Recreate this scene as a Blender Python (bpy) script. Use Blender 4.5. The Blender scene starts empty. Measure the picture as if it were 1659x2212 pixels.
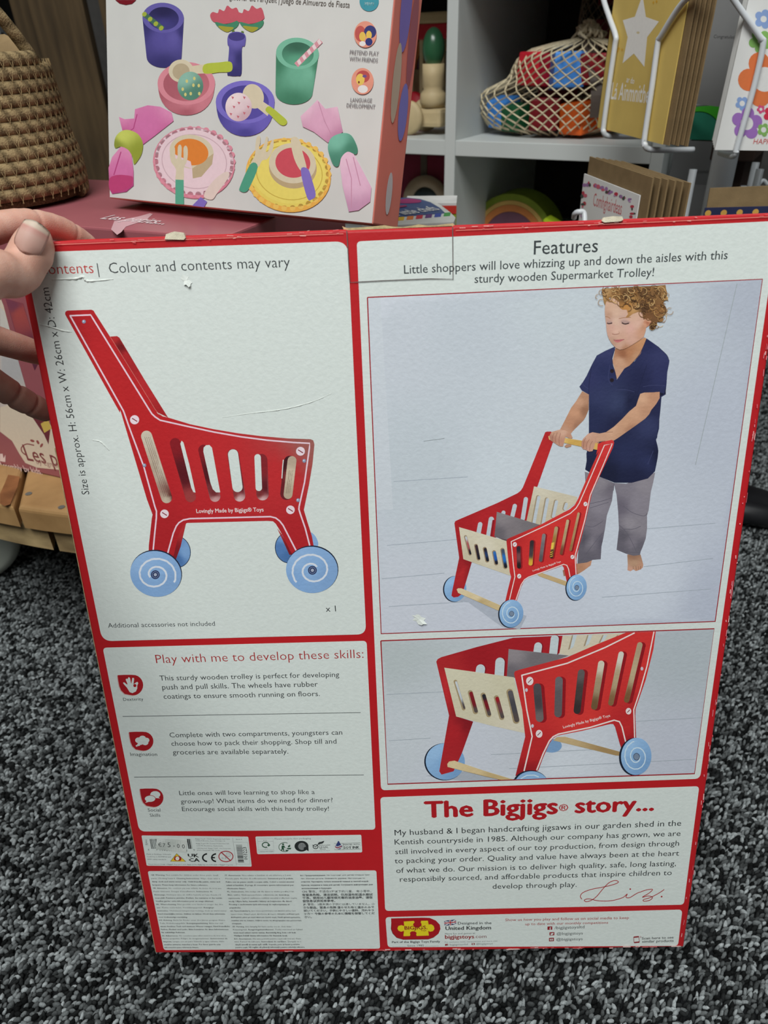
import bpy, bmesh, math, random
import numpy as np
from mathutils import Vector, Matrix, noise
from mathutils.geometry import tessellate_polygon, delaunay_2d_cdt

random.seed(7)
rng = np.random.default_rng(7)
SC = bpy.context.scene
COL = SC.collection
PI = math.pi

# ------------------------------------------------------------------ camera
FPX = 1550.0                       # focal length in pixels of the 1659 x 2212 frame
CX, CY = 829.5, 1106.0
TH, RO = math.radians(33.0), math.radians(-1.8)
CAM = Vector((0.0, 0.0, 0.652))
c_f = Vector((0, math.cos(TH), -math.sin(TH)))
_r0, _u0 = Vector((1, 0, 0)), Vector((0, math.sin(TH), math.cos(TH)))
c_r = math.cos(RO) * _r0 + math.sin(RO) * _u0
c_u = -math.sin(RO) * _r0 + math.cos(RO) * _u0
cam_d = bpy.data.cameras.new('camera')
cam = bpy.data.objects.new('camera', cam_d)
COL.objects.link(cam)
cam.matrix_world = Matrix((
    (c_r.x, c_u.x, -c_f.x, CAM.x), (c_r.y, c_u.y, -c_f.y, CAM.y), (c_r.z, c_u.z, -c_f.z, CAM.z), (0, 0, 0, 1)))
cam_d.sensor_fit = 'VERTICAL'
cam_d.sensor_height = 36.0
cam_d.lens = 36.0 * FPX / 2212.0
cam_d.clip_start = 0.01
cam_d.dof.use_dof = True
cam_d.dof.focus_distance = 0.50
cam_d.dof.aperture_fstop = 11.0
SC.camera = cam

# ------------------------------------------------------------------ light and exposure
SC.view_settings.view_transform = 'Standard'
SC.view_settings.look = 'None'
SC.view_settings.gamma = 1.0
SC.view_settings.use_curve_mapping = False
SC.view_settings.exposure = 0.0
world = bpy.data.worlds.new('shop_air')
world.use_nodes = True
world.node_tree.nodes['Background'].inputs[0].default_value = (0.90, 0.97, 1.0, 1)
world.node_tree.nodes['Background'].inputs[1].default_value = 0.12
SC.world = world


def area_light(name, loc, target, sx, sy, watts, col):
    d = bpy.data.lights.new(name, 'AREA')
    d.shape = 'RECTANGLE'
    d.size, d.size_y = sx, sy
    d.energy = watts
    d.color = col
    o = bpy.data.objects.new(name, d)
    COL.objects.link(o)
    o.location = loc
    o.rotation_euler = (Vector(target) - Vector(loc)).to_track_quat('-Z', 'Y').to_euler()
    return o


area_light('ceiling_panel_light', (-0.35, -0.75, 2.6), (0.0, 0.3, 0.1), 1.6, 1.3, 73, (0.98, 1.0, 0.98))
area_light('ceiling_panel_light', (1.2, 0.45, 2.6), (0.9, 0.75, 0.0), 0.6, 1.2, 8, (0.95, 1.0, 0.98))


# ------------------------------------------------------------------ pixel geometry
def ray(px, py):
    return c_f + c_r * ((px - CX) / FPX) - c_u * ((py - CY) / FPX)


def at_d(px, py, d):
    """the point seen at a pixel, d metres deep"""
    return CAM + ray(px, py) * d


def at_z(px, py, z):
    r = ray(px, py)
    return CAM + r * ((z - CAM.z) / r.z)


def at_pl(px, py, p, n):
    r = ray(px, py)
    return CAM + r * ((p - CAM).dot(n) / r.dot(n))


# ------------------------------------------------------------------ colours and materials
def lin(v):
    v = v / 255.0
    return v / 12.92 if v <= 0.04045 else ((v + 0.055) / 1.055) ** 2.4


def S(r, g, b, k=1.22):
    return (min(lin(r) * k, 0.93), min(lin(g) * k, 0.93), min(lin(b) * k, 0.93), 1.0)


def new_mat(name, rough=0.6, spec=0.35):
    m = bpy.data.materials.new(name)
    m.use_nodes = True
    b = m.node_tree.nodes['Principled BSDF']
    b.inputs['Roughness'].default_value = rough
    b.inputs['Specular IOR Level'].default_value = spec
    return m, m.node_tree, b


def coords(nt, scale):
    tc = nt.nodes.new('ShaderNodeTexCoord')
    mp = nt.nodes.new('ShaderNodeMapping')
    mp.inputs['Scale'].default_value = scale if hasattr(scale, '__len__') else (scale,) * 3
    nt.links.new(tc.outputs['Object'], mp.inputs['Vector'])
    return mp.outputs['Vector']


def add_bump(nt, b, height, strength, dist):
    bp = nt.nodes.new('ShaderNodeBump')
    bp.inputs['Strength'].default_value = strength
    bp.inputs['Distance'].default_value = dist
    nt.links.new(height, bp.inputs['Height'])
    nt.links.new(bp.outputs['Normal'], b.inputs['Normal'])


def noise_node(nt, vec, scale, detail=4.0):
    n = nt.nodes.new('ShaderNodeTexNoise')
    n.inputs['Scale'].default_value = scale
    n.inputs['Detail'].default_value = detail
    nt.links.new(vec, n.inputs['Vector'])
    return n.outputs['Fac']


def ramp(nt, fac, stops):
    r = nt.nodes.new('ShaderNodeValToRGB')
    e = r.color_ramp.elements
    while len(e) < len(stops):
        e.new(0.5)
    for i, (p, c) in enumerate(stops):
        e[i].position = p
        e[i].color = c
    nt.links.new(fac, r.inputs['Fac'])
    return r.outputs['Color']


def plain(name, col, rough=0.55, spec=0.35, var=0.12, scale=30.0, bump=0.0):
    """one colour with a little procedural unevenness"""
    m, nt, b = new_mat(name, rough, spec)
    v = coords(nt, 1.0)
    f = noise_node(nt, v, scale)
    lo = tuple(c * (1 - var) for c in col[:3]) + (1,)
    hi = tuple(min(c * (1 + var), 0.95) for c in col[:3]) + (1,)
    nt.links.new(ramp(nt, f, [(0.3, lo), (0.7, hi)]), b.inputs['Base Color'])
    if bump:
        add_bump(nt, b, noise_node(nt, v, scale * 14), bump, 0.001)
    return m


def ink_mat(name, rough=0.5, bump=0.25, var=0.05):
    """printed card: the colours are the print's own, kept in the mesh"""
    m, nt, b = new_mat(name, rough, 0.30)
    a = nt.nodes.new('ShaderNodeVertexColor')
    a.layer_name = 'print'
    v = coords(nt, 1.0)
    mx = nt.nodes.new('ShaderNodeMix')
    mx.data_type = 'RGBA'
    mx.blend_type = 'MULTIPLY'
    mx.inputs[0].default_value = 1.0
    nt.links.new(a.outputs['Color'], mx.inputs[6])
    nt.links.new(ramp(nt, noise_node(nt, v, 260.0, 3), [(0.3, (1 - var,) * 3 + (1,)), (0.7, (1, 1, 1, 1))]), mx.inputs[7])
    nt.links.new(mx.outputs[2], b.inputs['Base Color'])
    add_bump(nt, b, noise_node(nt, v, 420.0, 3), bump, 0.0006)
    return m


def wood(name, dark, light, scale=(3, 40, 40), rough=0.6):
    m, nt, b = new_mat(name, rough, 0.3)
    v = coords(nt, scale)
    f = noise_node(nt, v, 1.6, 8)
    nt.links.new(ramp(nt, f, [(0.28, dark), (0.72, light)]), b.inputs['Base Color'])
    add_bump(nt, b, f, 0.35, 0.002)
    return m


M = {}
M['ink'] = ink_mat('printed_card')
M['gloss_ink'] = ink_mat('printed_gloss_card', 0.42, 0.1)
M['carton_red'] = plain('red_carton', S(176, 28, 34), 0.42, 0.4, 0.06, 25, 0.1)
M['kraft'] = plain('kraft_paper', S(130, 109, 78, 1.12), 0.8, 0.2, 0.12, 60, 0.2)
M['card_core'] = plain('corrugated_core', S(178, 160, 120), 0.85, 0.15, 0.25, 240, 0.4)
M['white_board'] = plain('white_laminate', (0.57, 0.60, 0.59, 1), 0.45, 0.35, 0.03, 8)
M['white_wire'] = plain('white_coated_wire', (0.66, 0.69, 0.72, 1), 0.35, 0.5, 0.04, 20)
M['black_metal'] = plain('black_powder_coat', (0.012, 0.012, 0.014, 1), 0.4, 0.5, 0.2, 30)


# ------------------------------------------------------------------ mesh helpers
def obj(name, bm, mat, parent=None, smooth=False, world=None):
    me = bpy.data.meshes.new(name)
    bm.normal_update()
    bm.to_mesh(me)
    bm.free()
    if mat:
        for mm in (mat if isinstance(mat, (list, tuple)) else [mat]):
            me.materials.append(mm)
    if smooth:
        me.polygons.foreach_set('use_smooth', [True] * len(me.polygons))
    o = bpy.data.objects.new(name, me)
    COL.objects.link(o)
    if parent:
        o.parent = parent
    if world is not None:
        o.matrix_world = world
    return o


def tag(o, label, cat, group=None):
    o['label'] = label
    o['category'] = cat
    if group:
        o['group'] = group
    return o


def thing(name, label, cat, mat=None, group=None):
    o = bpy.data.objects.new(name, None)
    o.empty_display_size = 0.03
    COL.objects.link(o)
    if mat is not None:
        o.matrix_world = mat if isinstance(mat, Matrix) else Matrix.Translation(mat)
    return tag(o, label, cat, group)


def struct(o):
    o['kind'] = 'structure'
    return o


def frame(origin, ex, ey):
    """matrix with x along ex, z along ey (up), y pointing away from the viewer"""
    ex = ex.normalized()
    ez = (ey - ex * ey.dot(ex)).normalized()
    ey_ = ez.cross(ex)
    m = Matrix((ex, ey_, ez)).transposed().to_4x4()
    m.translation = origin
    return m


def yaw_frame(origin, deg, lean=0.0):
    return Matrix.Translation(origin) @ Matrix.Rotation(math.radians(deg), 4, 'Z') @ Matrix.Rotation(math.radians(lean), 4, 'X')


def box(bm, x0, x1, y0, y1, z0, z1, bevel=0.0, seg=2):
    r = bmesh.ops.create_cube(bm, size=1.0)
    vs = r['verts']
    for v in vs:
        v.co = Vector((x0 + (v.co.x + .5) * (x1 - x0), y0 + (v.co.y + .5) * (y1 - y0), z0 + (v.co.z + .5) * (z1 - z0)))
    if bevel:
        es = list({e for v in vs for e in v.link_edges})
        bmesh.ops.bevel(bm, geom=es, offset=bevel, segments=seg, profile=0.6, affect='EDGES')
    return bm


def box_bm(*a, **k):
    return box(bmesh.new(), *a, **k)


def catmull(pts, n=6, closed=True):
    out, L = [], len(pts)
    rngi = range(L) if closed else range(L - 1)
    for i in rngi:
        g = (lambda j: pts[j % L]) if closed else (lambda j: pts[max(0, min(L - 1, j))])
        p0, p1, p2, p3 = g(i - 1), g(i), g(i + 1), g(i + 2)
        for k in range(n):
            t = k / n
            out.append(tuple(0.5 * (2 * b + (c - a) * t + (2 * a - 5 * b + 4 * c - d) * t * t + (3 * b - a - 3 * c + d) * t ** 3)
                             for a, b, c, d in zip(p0, p1, p2, p3)))
    if not closed:
        out.append(tuple(pts[-1]))
    return out


def tube(bm, pts, rad, seg=10, cap=True, closed=False):
    pts = [Vector(p) for p in pts]
    n = len(pts)
    rr = rad if hasattr(rad, '__len__') else [rad] * n
    rings, nrm = [], None
    for i, p in enumerate(pts):
        if closed:
            t = (pts[(i + 1) % n] - pts[i - 1]).normalized()
        else:
            t = (pts[min(i + 1, n - 1)] - pts[max(i - 1, 0)]).normalized()
        if nrm is None:
            nrm = t.orthogonal().normalized()
        nrm = (nrm - t * nrm.dot(t)).normalized()
        bi = t.cross(nrm)
        rings.append([bm.verts.new(p + (nrm * math.cos(2 * PI * k / seg) + bi * math.sin(2 * PI * k / seg)) * rr[i]) for k in range(seg)])
    for i in range(n if closed else n - 1):
        a, b = rings[i], rings[(i + 1) % n]
        off = 0
        if closed and i == n - 1:
            off = min(range(seg), key=lambda q: (a[0].co - b[q].co).length)
        for k in range(seg):
            bm.faces.new((a[k], a[(k + 1) % seg], b[(k + 1 + off) % seg], b[(k + off) % seg]))
    if cap and not closed:
        bm.faces.new(list(reversed(rings[0])))
        bm.faces.new(rings[-1])
    return bm


def lathe(bm, prof, seg=32, center=(0, 0, 0)):
    c = Vector(center)
    rings = []
    for r, z in prof:
        if r < 1e-6:
            rings.append([bm.verts.new(c + Vector((0, 0, z)))])
        else:
            rings.append([bm.verts.new(c + Vector((r * math.cos(2 * PI * k / seg), r * math.sin(2 * PI * k / seg), z))) for k in range(seg)])
    for a, b in zip(rings, rings[1:]):
        for k in range(seg):
            k2 = (k + 1) % seg
            if len(a) == 1 and len(b) == 1:
                continue
            if len(a) == 1:
                bm.faces.new((a[0], b[k2], b[k]))
            elif len(b) == 1:
                bm.faces.new((a[k], a[k2], b[0]))
            else:
                bm.faces.new((a[k], a[k2], b[k2], b[k]))
    return bm


def prism(bm, pts, y0, y1):
    """solid with outline pts (x, z) from depth y0 (front) to y1"""
    n = len(pts)
    f = [bm.verts.new((p[0], y0, p[1])) for p in pts]
    b = [bm.verts.new((p[0], y1, p[1])) for p in pts]
    for tri in tessellate_polygon([[Vector((p[0], p[1], 0)) for p in pts]]):
        bm.faces.new([f[i] for i in tri])
        bm.faces.new([b[i] for i in reversed(tri)])
    for i in range(n):
        j = (i + 1) % n
        bm.faces.new((f[i], b[i], b[j], f[j]))
    bmesh.ops.recalc_face_normals(bm, faces=bm.faces[:])
    return bm


def sphere(bm, c, r, seg=16, ring=10, scale=(1, 1, 1)):
    res = bmesh.ops.create_uvsphere(bm, u_segments=seg, v_segments=ring, radius=1.0)
    for v in res['verts']:
        v.co = Vector(c) + Vector((v.co.x * r * scale[0], v.co.y * r * scale[1], v.co.z * r * scale[2]))
    return bm


# ------------------------------------------------------------------ printing on a flat face
def font_mesh(s, bold=0.0, res=2, shear=0.0):
    cu = bpy.data.curves.new('type', 'FONT')
    cu.body = s
    cu.size = 1.0
    cu.resolution_u = res
    cu.offset = bold
    cu.shear = shear
    o = bpy.data.objects.new('type', cu)
    COL.objects.link(o)
    dg = bpy.context.evaluated_depsgraph_get()
    me = bpy.data.meshes.new_from_object(o.evaluated_get(dg))
    V = np.zeros(len(me.vertices) * 3)
    me.vertices.foreach_get('co', V)
    V = V.reshape(-1, 3)[:, :2]
    Fc = [tuple(p.vertices) for p in me.polygons]
    bpy.data.objects.remove(o)
    bpy.data.curves.remove(cu)
    bpy.data.meshes.remove(me)
    return V, Fc


def seg_mesh(s, bold, light, res):
    """text with *bold* spans"""
    parts = s.split('*')
    if len(parts) == 1:
        return font_mesh(s, light, res)
    bar = font_mesh('|', 0, 1)[0][:, 0].max()
    V, Fc, done = [], [], ''
    hv, hf = [], []
    for i, t in enumerate(parts):
        if t.strip():
            adv = (font_mesh(done + '|', 0, 1)[0][:, 0].max() - bar) if done else 0.0
            v, f = font_mesh(t, bold if i % 2 else light, res)
            n = sum(len(a) for a in V)
            V.append(v + np.array([adv, 0]))
            Fc += [tuple(q + n for q in fc) for fc in f]
            if i % 2:
                n = sum(len(a) for a in hv)
                hv.append(v + np.array([adv, 0]))
                hf += [tuple(q + n for q in fc) for fc in f]
        done += t
    Print.heavy = (np.vstack(hv), hf)
    return np.vstack(V), Fc


class Print:
    """collects flat printed shapes on a face; input in photo pixels or crop coordinates"""
    STEP = 3e-6
    heavy = None

    def __init__(s, W, base=0.0):
        s.W, s.Wi = W, W.inverted()
        s.p = W.translation
        s.n = -(W.to_3x3() @ Vector((0, 1, 0)))
        s.V, s.F, s.C = [], [], []
        s.z = base
        s.x0 = s.y0 = 0.0
        s.k = 1.0
        s.K = 1.22
        s.clip = None

    def crop(s, x0=0.0, y0=0.0, k=1.0):
        s.x0, s.y0, s.k = x0, y0, k
        return s

    def up(s, n=1):
        s.z += s.STEP * n

    def uv(s, p):
        q = (s.x0 + p[0] / s.k, s.y0 + p[1] / s.k)
        if s.clip:
            q = s.clip(*q)
        w = s.Wi @ at_pl(*q, s.p, s.n)
        return (w.x, w.z)

    def _emit(s, uvs, faces, cols):
        n = len(s.V)
        s.V += [(u, -s.z, v) for u, v in uvs]
        s.C += cols
        for f in faces:
            s.F.append(tuple(n + i for i in f))

    def poly(s, pts, col, smooth=0, cols=None, holes=(), hold=False, grid=None):
        if not hold:
            s.up()
        if smooth:
            pts = catmull(pts, smooth)
        if cols:
            xs, ys = [p[0] for p in pts], [p[1] for p in pts]
            g = grid or max(max(xs) - min(xs), max(ys) - min(ys)) / 22.0
            vs = [Vector(p) for p in pts]
            n = len(vs)
            y = min(ys) + g * .5
            while y < max(ys):
                x = min(xs) + g * .5
                while x < max(xs):
                    vs.append(Vector((x, y)))
                    x += g
                y += g
            r = delaunay_2d_cdt(vs, [], [list(range(n))], 1, 1e-4)
            P, Fs = r[0], r[2]
            C = []
            for q in P:
                w = [(1.0 / (((q.x - a) ** 2 + (q.y - b) ** 2) + 1e-3) ** 1.5, c) for a, b, c in cols]
                t = sum(a for a, _ in w)
                rgb = [sum(a * c[i] for a, c in w) / t for i in range(3)]
                C.append(S(*rgb, k=s.K))
            s._emit([s.uv((q.x, q.y)) for q in P], Fs, C)
        else:
            loops = [[Vector((p[0], p[1], 0)) for p in pts]] + [[Vector((p[0], p[1], 0)) for p in h] for h in holes]
            flat = [p for l in loops for p in l]
            s._emit([s.uv((p.x, p.y)) for p in flat], tessellate_polygon(loops), [S(*col, k=s.K)] * len(flat))
        return s

    def line(s, pts, w, col, smooth=0, closed=False, hold=False, taper=False):
        if not hold:
            s.up()
        if smooth:
            pts = catmull(pts, smooth, closed)
        n = len(pts)
        L, R = [], []
        for i in range(n):
            a = pts[i - 1] if (i or closed) else pts[0]
            b = pts[(i + 1) % n] if (i < n - 1 or closed) else pts[-1]
            dx, dy = b[0] - a[0], b[1] - a[1]
            l = math.hypot(dx, dy) or 1.0
            # keep the stroke width at corners
            ww = w / 2
            if taper:
                ww *= max(0.15, math.sin(PI * (i + .5) / n))
            nx, ny = -dy / l * ww, dx / l * ww
            L.append((pts[i][0] + nx, pts[i][1] + ny))
            R.append((pts[i][0] - nx, pts[i][1] - ny))
        uvs = [s.uv(p) for p in L + R]
        fs = [(i, (i + 1) % n, n + (i + 1) % n, n + i) for i in range(n if closed else n - 1)]
        s._emit(uvs, fs, [S(*col, k=s.K)] * len(uvs))
        return s

    def ell(s, cx, cy, rx, ry, col, rot=0.0, n=40, cols=None, hold=False, a0=0, a1=360):
        c, q = math.cos(math.radians(rot)), math.sin(math.radians(rot))
        full = (a1 - a0) >= 360
        m = n if full else n + 1
        pts = []
        for i in range(m):
            t = math.radians(a0 + (a1 - a0) * i / n)
            x, y = rx * math.cos(t), ry * math.sin(t)
            pts.append((cx + x * c - y * q, cy + x * q + y * c))
        return s.poly(pts, col, cols=cols, hold=hold)

    def ring(s, cx, cy, rx, ry, w, col, rot=0.0, n=40, a0=0, a1=360):
        c, q = math.cos(math.radians(rot)), math.sin(math.radians(rot))
        full = (a1 - a0) >= 360
        pts = []
        for i in range(n if full else n + 1):
            t = math.radians(a0 + (a1 - a0) * i / n)
            x, y = rx * math.cos(t), ry * math.sin(t)
            pts.append((cx + x * c - y * q, cy + x * q + y * c))
        return s.line(pts, w, col, closed=full)

    def slot(s, x0, y0, x1, y1, h, col, cols=None):
        a = math.atan2(y1 - y0, x1 - x0)
        pts = [(x1 + h * math.cos(a - PI / 2 + PI * i / 10), y1 + h * math.sin(a - PI / 2 + PI * i / 10)) for i in range(11)]
        pts += [(x0 + h * math.cos(a + PI / 2 + PI * i / 10), y0 + h * math.sin(a + PI / 2 + PI * i / 10)) for i in range(11)]
        return s.poly(pts, col, cols=cols)

    def rrect(s, cor, r, col, hold=False, outline=None):
        """quad with rounded corners, radius r pixels (or one per corner)"""
        pts = []
        n = len(cor)
        rs = r if hasattr(r, '__len__') else [r] * n
        for i in range(n):
            p, a, b = Vector(cor[i]), Vector(cor[i - 1]), Vector(cor[(i + 1) % n])
            e, f = p + (a - p).normalized() * rs[i], p + (b - p).normalized() * rs[i]
            for k in range(9):
                t = k / 8
                q = e * (1 - t) ** 2 + p * 2 * t * (1 - t) + f * t * t
                pts.append((q.x, q.y))
        if outline:
            return s.line(pts, outline, col, closed=True, hold=hold)
        return s.poly(pts, col, hold=hold)

    def text(s, t, p0, p1, col, bold=0.0, hs=1.0, light=0.0, res=2, hold=True):
        if not hold:
            s.up()
        if '*' in t:
            V, Fc = seg_mesh(t, 0.0, light, res)
        else:
            V, Fc = font_mesh(t, light, res)
        a, b = Vector(s.uv(p0)), Vector(s.uv(p1))
        d = b - a
        wd = V[:, 0].max() - V[:, 0].min()
        k = d.length / wd
        dx = d.normalized()
        dy = Vector((-dx.y, dx.x))
        x0 = V[:, 0].min()
        # heavier type: the same letters laid down again, shifted by a fraction of the stroke
        sh = [(0, 0)] if (not bold or '*' in t) else [(-bold, 0), (bold, 0), (0, bold * .7), (0, -bold * .7)]
        for ox, oy in sh:
            uvs = [tuple(a + dx * ((x + ox - x0) * k) + dy * ((y + oy) * k * hs)) for x, y in V]
            s._emit(uvs, Fc, [S(*col, k=s.K)] * len(uvs))
            s.z += 1e-6
        if '*' in t and s.heavy is not None:
            hv, hf = s.heavy
            for ox in (-.022, .022):
                s._emit([tuple(a + dx * ((x + ox - x0) * k) + dy * (y * k * hs)) for x, y in hv], hf, [S(*(q * .8 for q in col), k=s.K)] * len(hv))
                s.z += 1e-6
        return s

    def build(s, name, mat, parent):
        me = bpy.data.meshes.new(name)
        # printed side faces the viewer (-y)
        F2 = []
        for f in s.F:
            a, b, c = s.V[f[0]], s.V[f[1]], s.V[f[2]]
            cr = (b[0] - a[0]) * (c[2] - a[2]) - (b[2] - a[2]) * (c[0] - a[0])
            F2.append(f if cr > 0 else tuple(reversed(f)))
        me.from_pydata(s.V, [], F2)
        at = me.color_attributes.new('print', 'FLOAT_COLOR', 'POINT')
        at.data.foreach_set('color', np.array(s.C, dtype=np.float32).ravel())
        me.materials.append(mat)
        o = bpy.data.objects.new(name, me)
        COL.objects.link(o)
        o.parent = parent
        return o
# ------------------------------------------------------------------ floor
fl = bmesh.new()
box(fl, -2.6, 2.6, -1.2, 3.0, -0.05, 0.0)
struct(obj('floor', fl, plain('carpet_backing', (0.012, 0.013, 0.014, 1), 0.95, 0.05)))
def wall(nm, *b):
    struct(obj(nm, box_bm(*b), M_wall))
M_wall = plain('painted_wall', (0.10, 0.095, 0.09, 1), 0.8, 0.2)
wall('wall_back', -2.6, 2.6, 3.0, 3.1, 0, 2.8)
wall('wall_left', -2.7, -2.6, -1.2, 3.0, 0, 2.8)
wall('wall_right', 2.6, 2.7, -1.2, 3.0, 0, 2.8)

# looped carpet pile: every loop is a small tilted bead of yarn
def carpet():
    pitch = 0.0043
    xs = np.arange(-1.15, 1.15, pitch)
    ys = np.arange(0.02, 1.75, pitch * .82)
    X, Y = np.meshgrid(xs, ys)
    X = X + (np.arange(len(ys)) % 2)[:, None] * pitch * .5
    X, Y = X.ravel(), Y.ravel()
    # keep what lies under the view (with room to step aside)
    keep = np.abs(X) < 0.36 + 0.62 * Y
    X, Y = X[keep], Y[keep]
    n = len(X)
    X = X + rng.normal(0, pitch * .16, n)
    Y = Y + rng.normal(0, pitch * .16, n)
    # low bead: 4 rings
    seg, prof = 6, [(0.0, 1.0), (0.72, 0.70), (1.0, 0.05), (0.85, -0.6)]
    tv, tf = [(0, 0, 1.0)], []
    for r, z in prof[1:]:
        for k in range(seg):
            tv.append((r * math.cos(2 * PI * k / seg), r * math.sin(2 * PI * k / seg), z))
    for k in range(seg):
        tf.append((0, 1 + k, 1 + (k + 1) % seg))
    quads = []
    for j in range(len(prof) - 2):
        for k in range(seg):
            a, b = 1 + j * seg + k, 1 + j * seg + (k + 1) % seg
            quads.append((a, a + seg, b + seg, b))
    tv = np.array(tv)
    L = 0.0032 * rng.uniform(.75, 1.3, n)
    Wd = 0.00165 * rng.uniform(.8, 1.25, n)
    Hh = 0.0030 * rng.uniform(.55, 1.35, n)
    ang = rng.normal(.5, .55, n)
    P = tv[None] * np.stack([L, Wd, Hh], 1)[:, None, :]
    P[:, :, 2] += P[:, :, 0] * rng.normal(.25, .25, n)[:, None]
    ca, sa = np.cos(ang)[:, None], np.sin(ang)[:, None]
    px = P[:, :, 0] * ca - P[:, :, 1] * sa + X[:, None]
    py = P[:, :, 0] * sa + P[:, :, 1] * ca + Y[:, None]
    pz = P[:, :, 2] + 0.0022
    V = np.stack([px, py, pz], 2).reshape(-1, 3).astype(np.float32)
    m = len(tv)
    T = (np.array(tf)[None] + (np.arange(n) * m)[:, None, None]).reshape(-1, 3)
    Q = (np.array(quads)[None] + (np.arange(n) * m)[:, None, None]).reshape(-1, 4)
    me = bpy.data.meshes.new('carpet_pile')
    me.vertices.add(len(V))
    me.vertices.foreach_set('co', V.ravel())
    me.loops.add(T.size + Q.size)
    me.loops.foreach_set('vertex_index', np.concatenate([T.ravel(), Q.ravel()]).astype(np.int32))
    me.polygons.add(len(T) + len(Q))
    st = np.concatenate([np.arange(len(T)) * 3, T.size + np.arange(len(Q)) * 4]).astype(np.int32)
    me.polygons.foreach_set('loop_start', st)
    me.polygons.foreach_set('use_smooth', np.ones(len(st), dtype=bool))
    me.update()
    # yarn colours: black, charcoal, grey and pale strands, streaky along the rows
    blot = np.array([noise.noise(Vector((x * 55, y * 75, 0))) for x, y in zip(X, Y)])
    t = np.clip(rng.normal(.42, .30, n) + blot * .22, 0, 1)
    stops = np.array([(.0, .010), (.22, .030), (.42, .13), (.65, .28), (.85, .40), (1, .48)])
    g = np.interp(t, stops[:, 0], stops[:, 1])
    c = np.stack([g * .92, g * 1.0, g * 1.02, np.ones(n)], 1)
    cc = np.repeat(c, m, axis=0).astype(np.float32)
    at = me.color_attributes.new('yarn', 'FLOAT_COLOR', 'POINT')
    at.data.foreach_set('color', cc.ravel())
    mt, nt, b = new_mat('carpet_yarn', .95, .08)
    a = nt.nodes.new('ShaderNodeVertexColor')
    a.layer_name = 'yarn'
    mx = nt.nodes.new('ShaderNodeMix')
    mx.data_type = 'RGBA'
    mx.blend_type = 'MULTIPLY'
    mx.inputs[0].default_value = 1
    v = coords(nt, 1)
    nt.links.new(a.outputs['Color'], mx.inputs[6])
    nt.links.new(ramp(nt, noise_node(nt, v, 900, 2), [(.3, (.62, .62, .62, 1)), (.7, (1, 1, 1, 1))]), mx.inputs[7])
    nt.links.new(mx.outputs[2], b.inputs['Base Color'])
    me.materials.append(mt)
    o = bpy.data.objects.new('carpet_pile', me)
    COL.objects.link(o)
    tag(o, 'mottled black and grey looped carpet pile covering the shop floor', 'carpet')
    o['kind'] = 'stuff'


carpet()
# ------------------------------------------------------------------ the big toy carton held upright on the carpet
def solve_face(TL, TR, BR, BL, d_bl):
    A = np.array([list(ray(*TL)), [-c for c in ray(*TR)], list(ray(*BR))]).T
    d = np.linalg.solve(A, np.array(ray(*BL)))
    return [at_d(*p, k * d_bl) for p, k in zip((TL, TR, BR, BL), (d[0], d[1], d[2], 1.0))]


qTL, qTR, qBR, qBL = solve_face((30, 527), (1704, 458), (1477, 2046), (336, 2059), 0.595)
BOXM = frame(qBL, ((qBR - qBL) + (qTR - qTL)) / 2, ((qTL - qBL) + (qTR - qBR)) / 2)
DEPTH = 0.078
toy_box = thing('toy_carton', 'large red and white toy trolley carton standing on the carpet, held by a hand', 'box', BOXM)


def face_pts(pts):
    P = Print(BOXM)
    return [P.uv(p) for p in pts]


outline = face_pts([(336, 2059), (250, 1629), (164, 1198), (30, 527), (180, 517), (470, 506), (745, 495.5), (752, 497), (976, 489.5), (983, 486),
                    (1330, 473.5), (1704, 458), (1640, 900), (1557, 1470), (1477, 2046), (1150, 2051), (822, 2056), (560, 2058)])
bm = prism(bmesh.new(), outline, 0.0, DEPTH)
es = [e for e in bm.edges if abs(e.verts[0].co.y) < 1e-6 and abs(e.verts[1].co.y) < 1e-6 and len(e.link_faces) == 2
      and any(abs(f.normal.y) < .3 for f in e.link_faces)]
bmesh.ops.bevel(bm, geom=es, offset=0.0016, segments=3, profile=0.55, affect='EDGES')
obj('carton', bm, M['carton_red'], toy_box)
# exposed corrugated edge of the glued side flap
ed = face_pts([(334.5, 2061), (248, 1629), (161.5, 1198), (115, 970), (120, 970), (170, 1198), (256, 1629), (346, 2061)])
obj('corrugated_edge', prism(bmesh.new(), ed, 0.0017, 0.005), M['card_core'], toy_box)

WHITE = (205, 212, 208)
RED = (178, 28, 34)
INK = (52, 56, 58)
TXR = (150, 30, 34)

# --- contents panel
P = Print(BOXM, 1e-4)
P.rrect([(51, 546), (751, 521), (791, 1370), (221, 1385)], [4, 28, 20, 22], WHITE)
P.up()
P.text('Contents', (84, 593), (203, 590), (176, 52, 50), light=-.006)
P.text('|  Colour and contents may vary', (212.5, 591.5), (627, 577), INK, light=-.006)
P.text('Size is approx. H: 56cm x W: 26cm x D: 42cm', (193.6, 1067.7), (105, 621), (40, 42, 44), light=-.004, hs=1.06)
P.text('x 1', (704, 1321.3), (726, 1320.5), INK)
P.text('Additional accessories not included', (234, 1355.8), (464.8, 1351.5), (70, 74, 76))
# printed side view of the wooden trolley
P.crop(260, 880, 3.456)
R1, R1d, STR = (176, 36, 40), (150, 32, 38), (222, 196, 208)
BLU, BLUd = (132, 166, 208), (92, 132, 186)


def A(x, y):
    """crop at (120, 640) x5.53 -> crop at (260, 880) x3.456"""
    return ((120 + x / 5.53 - 260) * 3.456, (640 + y / 5.53 - 880) * 3.456)


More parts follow.
